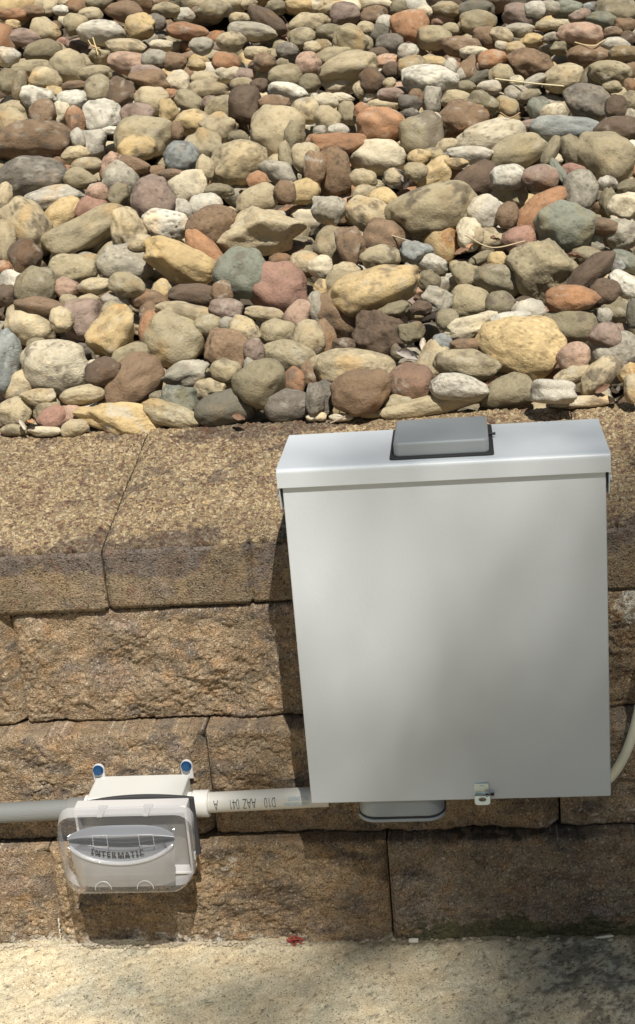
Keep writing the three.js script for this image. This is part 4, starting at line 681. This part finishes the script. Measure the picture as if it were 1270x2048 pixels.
  mesh('lower_shell', lgeo, new THREE.MeshPhysicalMaterial({ color: new THREE.Color().setRGB(0.50, 0.495, 0.49), roughness: 0.18, transmission: 0.55, thickness: 0, ior: 1.5, side: THREE.DoubleSide }), bubble);
  // hinge clips
  for (const x of [-0.2225, -0.1635]) {
    const a = rbox(x - 0.0035, 0.2475, 0.066, x + 0.0035, 0.2505, 0.086, 0.0008, 2), b = rbox(x - 0.006, 0.246, 0.0625, x + 0.006, 0.2522, 0.068, 0.001, 2), c = rbox(x - 0.003, 0.226, 0.0985, x + 0.003, 0.2455, 0.1015, 0.0008, 2);
    mesh('hinge_clip', merge([a, b]), clearDeep, bubble);
    const wn = rrect(x - 0.0095, 0.2035, x + 0.0095, 0.2205, 0.0006), wh = rrect(x - 0.0089, 0.2041, x + 0.0089, 0.2199, 0.0004); wn.holes.push(wh); const wg = ext(wn, 0.0006); wg.translate(0.003, 0.0145, 0.1065); mesh('moulded_window', wg, clearDeep, bubble);
  }
  // raised lettering along the crescent
  const letters = []; const word = 'INTERMATIC'; const wid = [...word].map(ch => { const g = new TextGeometry(ch, { font, size: 0.0074, depth: 0.0006, curveSegments: 3 }); g.computeBoundingBox(); return g; });
  let adv = 0; const tot = wid.reduce((s, g) => s + g.boundingBox.max.x + 0.0012, 0);
  wid.forEach(g => { const lw = g.boundingBox.max.x, x = -0.004 + adv + lw / 2 - tot / 2; adv += lw + 0.0012; g.translate(-lw / 2, 0, 0); g.rotateZ(Math.atan(2 * 0.022 * x / Math.pow(w / 2, 2) * 0.7)); g.translate(cx + x, cy + lipY(x) + 0.0048, 0.1085); letters.push(g); });
  mesh('lettering', merge(letters), std([0.035, 0.035, 0.04], 0.35), bubble);
  // cord exits: two arched knockouts low on the cover
  for (const x of [-0.222, -0.168]) { const pts = []; for (let i = 0; i <= 16; i++) { const a = Math.PI * i / 16; pts.push(new THREE.Vector3(x + 0.0105 * Math.cos(a), 0.1605 + 0.012 * Math.sin(a), 0.1138)); } mesh('cord_knockout', new THREE.TubeGeometry(new THREE.CatmullRomCurve3(pts), 24, 0.0006, 5), clearDeep, bubble); }
  const side = rbox(-0.1085, 0.182, 0.078, -0.1065, 0.192, 0.084, 0.0006, 2); mesh('latch_tab', side, clearDeep, bubble);
}

// ---------- conduits ----------
function canvasTex(w, h, draw) { const c = document.createElement('canvas'); c.width = w; c.height = h; draw(c.getContext('2d'), w, h); const t = new THREE.CanvasTexture(c); t.colorSpace = THREE.SRGBColorSpace; return t; }
function pipe(p0, p1, r, seg = 40, r2 = r) {
  const a = new THREE.Vector3(...p0), b = new THREE.Vector3(...p1), d = b.clone().sub(a), L = d.length();
  const g = new THREE.CylinderGeometry(r2, r, L, seg, 1); g.applyQuaternion(new THREE.Quaternion().setFromUnitVectors(new THREE.Vector3(0, 1, 0), d.normalize())); g.translate((a.x + b.x) / 2, (a.y + b.y) / 2, (a.z + b.z) / 2); return g;
}
{
  const Zc = 0.0045, A = [-0.107, 0.2175, Zc], B = [0.06, 0.2225, Zc];
  const print = canvasTex(2048, 1024, (x, W, H) => { // length along the pipe runs right, girth runs up
    x.fillStyle = '#c6c4bd'; x.fillRect(0, 0, W, H);
    for (let i = 0; i < 2600; i++) { x.fillStyle = `rgba(${150 + 60 * hash(i, 1, 4)},${148 + 58 * hash(i, 1, 4)},${138 + 50 * hash(i, 1, 4)},0.10)`; x.fillRect(hash(i, 2, 5) * W, hash(i, 3, 6) * H, 30 + 120 * hash(i, 4, 7), 2); }
    x.save(); x.translate(W / 2, H / 2); x.rotate(Math.PI); x.translate(-W / 2, -H / 2);
    x.textBaseline = 'middle';
    const put = (s, px, width, y, size, col) => { x.save(); x.font = size + 'px sans-serif'; x.fillStyle = col; const k = width / x.measureText(s).width; x.translate(px, y); x.scale(k, 1); x.fillText(s, 0, 0); x.restore(); };
    put('D10', 834, 196, H * 0.53, 235, '#3c3c3e'); put('AAZ', 1153, 222, H * 0.53, 235, '#3c3c3e'); put('041', 1423, 171, H * 0.53, 235, '#3c3c3e'); put('A', 1766, 78, H * 0.53, 235, '#3c3c3e');
    put('PVC CONDUIT', 308, 330, H * 0.575, 92, '#5f8cb0'); put('UNDERGROUND', 308, 400, H * 0.485, 92, '#5f8cb0');
    x.restore();
  });
  const t = thing('pale_conduit', 'pale PVC conduit with printed lettering between outlet box and grey electrical box', 'conduit');
  const L = Math.hypot(B[0] - A[0], B[1] - A[1]);
  const cg = new THREE.CylinderGeometry(0.0134, 0.0134, L, 48, 1, true), uv = cg.attributes.uv, ps = cg.attributes.position;
  for (let i = 0; i < uv.count; i++) { const u = uv.getX(i), v = uv.getY(i); uv.setXY(i, 1 - v, u); }
  cg.rotateY(Math.PI); cg.rotateZ(Math.PI / 2);
  const m = mesh('pipe', cg, new THREE.MeshStandardMaterial({ map: print, roughness: 0.4 }), t);
  m.rotation.z = Math.atan2(B[1] - A[1], L); m.position.set((A[0] + B[0]) / 2, (A[1] + B[1]) / 2, Zc);
  const pr = [[0.0135, 0], [0.0172, 0], [0.0176, 0.001], [0.0178, 0.020], [0.0172, 0.0212], [0.0135, 0.0212]].map(q => new THREE.Vector2(...q));
  const ag = new THREE.LatheGeometry(pr, 40); ag.rotateZ(-Math.PI / 2); ag.translate(-0.1195, 0.2165, Zc); mesh('adapter', ag, std([0.66, 0.65, 0.615], 0.4), t);
  const nk = pipe([-0.127, 0.2163, Zc], [-0.118, 0.2165, Zc], 0.0158); mesh('adapter_neck', nk, pvcPale, t);
  const t2 = thing('grey_conduit', 'weathered dark grey PVC conduit entering the outlet box from the left', 'conduit');
  mesh('pipe', pipe([-1.3, 0.182, Zc], [-0.268, 0.2135, Zc], 0.0134), new THREE.MeshStandardMaterial({ color: new THREE.Color().setRGB(0.155, 0.16, 0.156), roughness: 0.62, bumpMap: paintBump, bumpScale: 0.0003 }), t2);
  mesh('coupling', pipe([-0.286, 0.213, Zc], [-0.262, 0.2137, Zc], 0.0152), pvcGrey, t2);
  mesh('adapter', pipe([-0.263, 0.2137, Zc], [-0.2505, 0.214, Zc], 0.0176), std([0.66, 0.65, 0.615], 0.4), t2);
}
// ---------- white cable ----------
{
  const c = new THREE.CatmullRomCurve3([[0.33, 0.2665, 0.024], [0.352, 0.236, 0.02], [0.372, 0.2285, 0.018], [0.395, 0.231, 0.016], [0.419, 0.245, 0.014], [0.436, 0.272, 0.012], [0.449, 0.306, 0.008], [0.462, 0.36, 0.0], [0.475, 0.42, -0.01], [0.487, 0.46, -0.03]].map(a => new THREE.Vector3(...a)));
  top('flat_cable', new THREE.TubeGeometry(c, 90, 0.0062, 14), std([0.66, 0.64, 0.50], 0.45), 'cream white cable curving down behind the grey electrical box', 'cable');
}

// ---------- litter on the pavement and among the stones ----------
function leafGeometry(len, wid, curl, seed) {
  const nx = 10, ny = 6, P = [], I = [], U = [];
  for (let s = 0; s < 2; s++) for (let i = 0; i <= nx; i++) for (let j = 0; j <= ny; j++) {
    const u = i / nx, v = j / ny * 2 - 1, half = wid / 2 * Math.pow(Math.sin(Math.PI * clamp(u * 0.96 + 0.02)), 0.7) * (1 + 0.14 * n3(u * 9 + seed, v, 0));
    const bend = curl * (v * v) * half * 1.2 + curl * len * 0.35 * Math.pow(u - 0.5, 2) + 0.002 * n3(u * 5 + seed, v * 2, 3);
    P.push((u - 0.5) * len, bend + (s ? -0.0004 : 0), v * half * (1 - 0.3 * curl * v * v)); U.push(u, v);
  }
  const M = (nx + 1) * (ny + 1);
  for (let s = 0; s < 2; s++) for (let i = 0; i < nx; i++) for (let j = 0; j < ny; j++) { const a = s * M + i * (ny + 1) + j, b = a + ny + 1; s ? I.push(a, b, a + 1, b, b + 1, a + 1) : I.push(a, a + 1, b, b, a + 1, b + 1); }
  const g = new THREE.BufferGeometry(); g.setAttribute('position', new THREE.Float32BufferAttribute(P, 3)); g.setAttribute('uv', new THREE.Float32BufferAttribute(U, 2)); g.setIndex(I); g.computeVertexNormals(); return g;
}
const leafTones = { brown: [0.20, 0.115, 0.07], grey: [0.36, 0.32, 0.285], dark: [0.085, 0.062, 0.05], orange: [0.47, 0.26, 0.13], pale: [0.50, 0.44, 0.36] };
const leafMats = Object.fromEntries(Object.entries(leafTones).map(([k, c]) => [k, new THREE.MeshPhysicalMaterial({ color: new THREE.Color().setRGB(...c), roughness: 0.9, transmission: 0.12, thickness: 0, side: THREE.DoubleSide })]));
const LEAVES=[
[-388,642,-384,26,'orange','orange-tan dried leaf standing between pebbles at the far left cap edge'],
[-400,640,-380,20,'pale','pale dried leaf lying beside the orange one at the left cap edge'],
[195,732,-638,42,'dark','large dark curled leaf left of the khaki bun-like pebble'],
[214,717,-595,34,'dark','dark folded leaf just below the large dark curled leaf'],
[188,713,-584,28,'grey','grey crumpled leaf above the grey curled leaf cluster'],
[175,683,-500,38,'grey','grey curled leaf beside the pale upright tan stone'],
[198,693,-527,24,'pale','small pale leaf shred between the curled grey leaves'],
[265,788,-796,30,'brown','reddish-brown leaf in the gap right of the cream egg-shaped stone'],
[278,793,-811,22,'orange','small orange leaf shred right of the cream egg-shaped stone'],
[95,799,-826,26,'orange','orange-brown leaf left of the olive mottled stone'],
[201,795,-816,24,'pale','pale leaf scrap above the blue-grey angular stone'],
[321,801,-833,26,'brown','brown leaf above the mauve-red stone pocket'],
[161,891,-1087,30,'grey','silvery curled leaf below the cream creased boulder'],
[171,879,-1054,24,'dark','dark leaf under the silvery curled leaf'],
[1,810,-859,24,'dark','dark leaf tucked right of the cracked tan boulder'],
[473,640,-378,32,'grey','grey leaf standing at the right cap edge'],
[449,774,-756,26,'brown','brown leaf right of the huge blocky boulder'],
[358,731,-637,28,'pale','pale leaf scrap below the long olive-grey stone'],
[-138,884,-1068,24,'dark','black-and-white leaf scrap under the grey-tan spotted boulder'],
[-70,637,-368,24,'brown','brown leaf by the dark charcoal boulder'],
[300,656,-423,26,'brown','brown leaf behind the rounded grey-olive stone'],
[455,644,-389,24,'brown','brown leaf shred near the right end of the cap'],
[-65,676,-481,26,'orange','rust leaf wedged under the small grey pebble']
];
const STALKS=[
[[[349,1035,-1465],[423,1022,-1428],[484,1013,-1402]],0.0016,[0.6,0.52,0.33],'long pale straw lying across stones at upper right'],
[[[-583,1184,-1886],[-563,1161,-1821],[-549,1144,-1774]],0.0016,[0.55,0.42,0.2],'golden straw blade standing up at upper left'],
[[[-592,1179,-1873],[-573,1165,-1832],[-552,1159,-1816]],0.0014,[0.55,0.42,0.2],'golden straw blade leaning beside the upright blade'],
[[[150,1108,-1670],[167,1117,-1694],[189,1108,-1670]],0.0016,[0.14,0.1,0.08],'dark bent twig below the rust-orange stone'],
[[[352,978,-1301],[370,968,-1275],[390,975,-1294]],0.0015,[0.3,0.2,0.12],'brown twig right of the olive angular stone'],
[[[143,818,-847],[178,809,-821],[203,803,-804]],0.0012,[0.4,0.34,0.24],'thin grey twig left of the cream egg stone'],
[[[271,812,-829],[315,795,-781],[370,800,-795]],0.0012,[0.45,0.36,0.22],'thin tan stem crossing below the mauve-red stone'],
[[[88,639,-334],[80,637,-327],[67,634,-319]],0.0012,[0.3,0.22,0.15],'curved twig at the cap edge behind the box'],
[[[525,1090,-1618],[560,1080,-1592],[588,1090,-1618]],0.0015,[0.5,0.4,0.22],'dry stem beside the long rosy-brown stone'],
[[[478,1171,-1847],[483,1154,-1800],[496,1158,-1812]],0.0016,[0.5,0.42,0.28],'pale hooked stem near the upper right corner']
];

LEAVES.forEach(([x, y, z, len, tone, label], i) => {
  const m = top('dried_leaf', leafGeometry(len / 1000, len / 1000 * 0.55, mix(0.4, 1.0, hash(i, 1, 1)), i * 3.1), leafMats[tone], label, 'leaf', 'dried leaves among the stones');
  m.position.set(x / 1000, y / 1000, z / 1000); m.rotation.set(hash(i, 2, 2) * 1.6 - 0.2, hash(i, 3, 3) * 6.28, hash(i, 4, 4) * 1.4 - 0.7);
});
function stalk(pts, r, tone, label, cat) { return top('dry_stalk', new THREE.TubeGeometry(new THREE.CatmullRomCurve3(pts.map(a => new THREE.Vector3(a[0] / 1000, a[1] / 1000, a[2] / 1000))), 24, r, 5), std(tone, 0.8), label, cat, 'dry stalks on the stones'); }
STALKS.forEach(([pts, r, tone, label]) => stalk(pts, r, tone, label, 'stalk'));
{ // pavement debris
  top('white_chip', rbox(-0.0065, 0, -0.003, 0.0065, 0.004, 0.003, 0.001, 2), std([0.72, 0.68, 0.58], 0.8), 'short white chip lying at the wall foot below the grey box', 'chip').position.set(0.157, 0.0025, 0.011);
  const s = new THREE.Shape(); s.moveTo(-0.012, 0); s.quadraticCurveTo(0, 0.0045, 0.012, 0.001); s.quadraticCurveTo(0, -0.003, -0.012, 0); const sl = ext(s, 0.0014, 0.0004, 1); sl.rotateX(-Math.PI / 2); sl.rotateY(0.12);
  top('white_sliver', sl, std([0.74, 0.71, 0.60], 0.75), 'slim white sliver at the wall foot near the right edge', 'chip').position.set(0.409, 0.003, 0.0085);
  const bits = []; for (let i = 0; i < 16; i++) { const g = new THREE.TubeGeometry(new THREE.QuadraticBezierCurve3(new THREE.Vector3(rr(-0.012, 0.012), rr(0.001, 0.009), rr(-0.006, 0.006)), new THREE.Vector3(rr(-0.01, 0.01), rr(0.004, 0.016), rr(-0.004, 0.006)), new THREE.Vector3(rr(-0.013, 0.013), rr(0.001, 0.012), rr(-0.006, 0.008))), 8, 0.0009, 5); bits.push(g); }
  top('red_seed_cluster', merge(bits), std([0.30, 0.055, 0.04], 0.8), 'tangle of dried red seed stalks at the foot of the wall', 'debris').position.set(-0.003, 0.001, 0.0095);
  const cb = []; for (let i = 0; i <= 26; i++) { const u = i / 26; cb.push(new THREE.Vector3(-0.330 + 0.055 * u, 0.0022 + 0.0015 * n3(u * 9, 1, 1), 0.0075 + 0.003 * n3b(u * 7, 2, 2))); }
  const cu = []; for (let i = 0; i <= 12; i++) { const u = i / 12; cu.push(new THREE.Vector3(-0.3285 - 0.001 * u, 0.002 + 0.036 * u, 0.0045 - 0.009 * u + 0.001 * n3(u * 6, 3, 3))); }
  const cg1 = new THREE.TubeGeometry(new THREE.CatmullRomCurve3(cb), 60, 0.0013, 7), cg2 = new THREE.TubeGeometry(new THREE.CatmullRomCurve3(cu), 30, 0.0008, 7), cm = merge([cg1, cg2]), cp = cm.attributes.position;
  for (let i = 0; i < cp.count; i++) { const x = cp.getX(i), y = cp.getY(i), z = cp.getZ(i); cp.setXYZ(i, x + 0.001 * n3(x * 300, y * 300, z * 300), y + 0.0009 * n3b(x * 260, y * 260, z * 260), z + 0.0012 * n3c(x * 240, y * 240, z * 240)); }
  cm.computeVertexNormals(); top('caulk_bead', cm, std([0.47, 0.43, 0.34], 0.9), 'crumbly white caulk bead at the block joint on the left', 'caulk');
  // crumbs of mortar and grit in the joint
  const crumbs = []; for (let i = 0; i < 260; i++) { const x = i < 170 ? rr(-0.42, 0.02) : rr(-0.5, 0.6), r = rr(0.0008, 0.0028), g = new THREE.IcosahedronGeometry(r, 1); g.scale(rr(0.8, 2.2), rr(0.5, 1), rr(0.7, 1.3)); g.rotateY(rr(0, 6)); g.translate(x, r * 0.4 + 0.001, 0.0045 + Math.abs(rr(-1, 1) * rr(0, 1)) * 0.012); crumbs.push(g); }
  top('mortar_crumbs', merge(crumbs), std([0.42, 0.36, 0.27], 0.95), 'pale mortar crumbs and grit along the wall foot', 'crumbs', null, 'stuff');
}
const SPRAYS = [[0.42, -0.32, 0.34, 190], [0.21, -0.13, 0.22, 120], [0.60, 0.12, 0.30, 150], [0.27, 0.36, 0.24, 50], [0.13, 0.20, 0.16, 22], [0.42, 0.55, 0.2, 16]];
{ // tree beyond the viewer whose leaves dapple the right side
  const t = thing('shade_tree', 'leafy tree standing on the pavement behind the viewer, shading the right side', 'tree');
  const bark = std([0.16, 0.12, 0.085], 0.95), leafM = new THREE.MeshPhysicalMaterial({ color: new THREE.Color().setRGB(0.09, 0.14, 0.035), roughness: 0.8, transmission: 0.3, thickness: 0, side: THREE.DoubleSide });
  const C = new THREE.Vector3(4.15, 11.3, 7.64), limbs = [];
  const tube = (pts, r0, r1) => { const c = new THREE.CatmullRomCurve3(pts), g = new THREE.TubeGeometry(c, 12, 1, 8), p = g.attributes.position; for (let i = 0; i < p.count; i++) { const k = Math.floor(i / 9) / 12, q = c.getPointAt(clamp(k)), r = mix(r0, r1, k); p.setXYZ(i, q.x + (p.getX(i) - q.x) * r, q.y + (p.getY(i) - q.y) * r, q.z + (p.getZ(i) - q.z) * r); } g.computeVertexNormals(); return g; };
  mesh('trunk', tube([new THREE.Vector3(4.5, -0.05, 8.1), new THREE.Vector3(4.45, 3, 8.0), new THREE.Vector3(4.2, 7.6, 7.8), C.clone()], 0.2, 0.06), bark, t);
  const leaves = [], base = new THREE.PlaneGeometry(0.085, 0.055, 2, 1), bp = base.attributes.position; for (let i = 0; i < bp.count; i++) bp.setZ(i, Math.abs(bp.getX(i)) * 0.25);
  const e = new THREE.Euler(), q = new THREE.Quaternion(), one = new THREE.Vector3(1, 1, 1);
  for (let k = 0; k < 26; k++) {
    const a = rr(0, 6.283), b = Math.acos(rr(-0.9, 1)), r = rr(0.75, 1.35), tip = new THREE.Vector3(C.x + Math.sin(b) * Math.cos(a) * r, C.y + Math.cos(b) * r * 0.8, C.z + Math.sin(b) * Math.sin(a) * r);
    limbs.push(tube([new THREE.Vector3(4.2, 7.7, 7.8).lerp(C, rr(0, 0.7)), new THREE.Vector3(mix(4.1, tip.x, 0.55), mix(9.4, tip.y, 0.6), mix(7.75, tip.z, 0.55)), tip], 0.035, 0.008));
    for (let i = 0; i < 130; i++) {
      const p = new THREE.Vector3(tip.x + (rnd() + rnd() + rnd() - 1.5) * 0.55, tip.y + (rnd() + rnd() + rnd() - 1.5) * 0.45, tip.z + (rnd() + rnd() + rnd() - 1.5) * 0.55);
      e.set(rr(-0.9, 0.9), rr(0, 6.28), rr(-0.9, 0.9)); q.setFromEuler(e); const g = base.clone(); g.applyMatrix4(new THREE.Matrix4().compose(p, q, one)); leaves.push(g);
    }
  }
  // outer sprays on the near side of the crown, thinning towards their tips
  for (const [px, py, r, n] of SPRAYS) {
    const k = 7.6, tip = new THREE.Vector3(px + 0.33 * k, py + 1.58 * k, k);
    limbs.push(tube([C.clone(), C.clone().lerp(tip, 0.5).add(new THREE.Vector3(0, 0.12, 0)), tip], 0.022, 0.005));
    for (let i = 0; i < n; i++) {
      const p = new THREE.Vector3(tip.x + (rnd() + rnd() + rnd() - 1.5) * 1.5 * r, tip.y + (rnd() + rnd() + rnd() - 1.5) * 1.3 * r, tip.z + (rnd() + rnd() + rnd() - 1.5) * 1.5 * r);
      e.set(rr(-0.9, 0.9), rr(0, 6.28), rr(-0.9, 0.9)); q.setFromEuler(e); const g = base.clone(); g.applyMatrix4(new THREE.Matrix4().compose(p, q, one)); leaves.push(g);
    }
  }
  mesh('branches', merge(limbs), bark, t);
  mesh('crown', merge(leaves), leafM, t);
}
renderer.render(scene, camera);
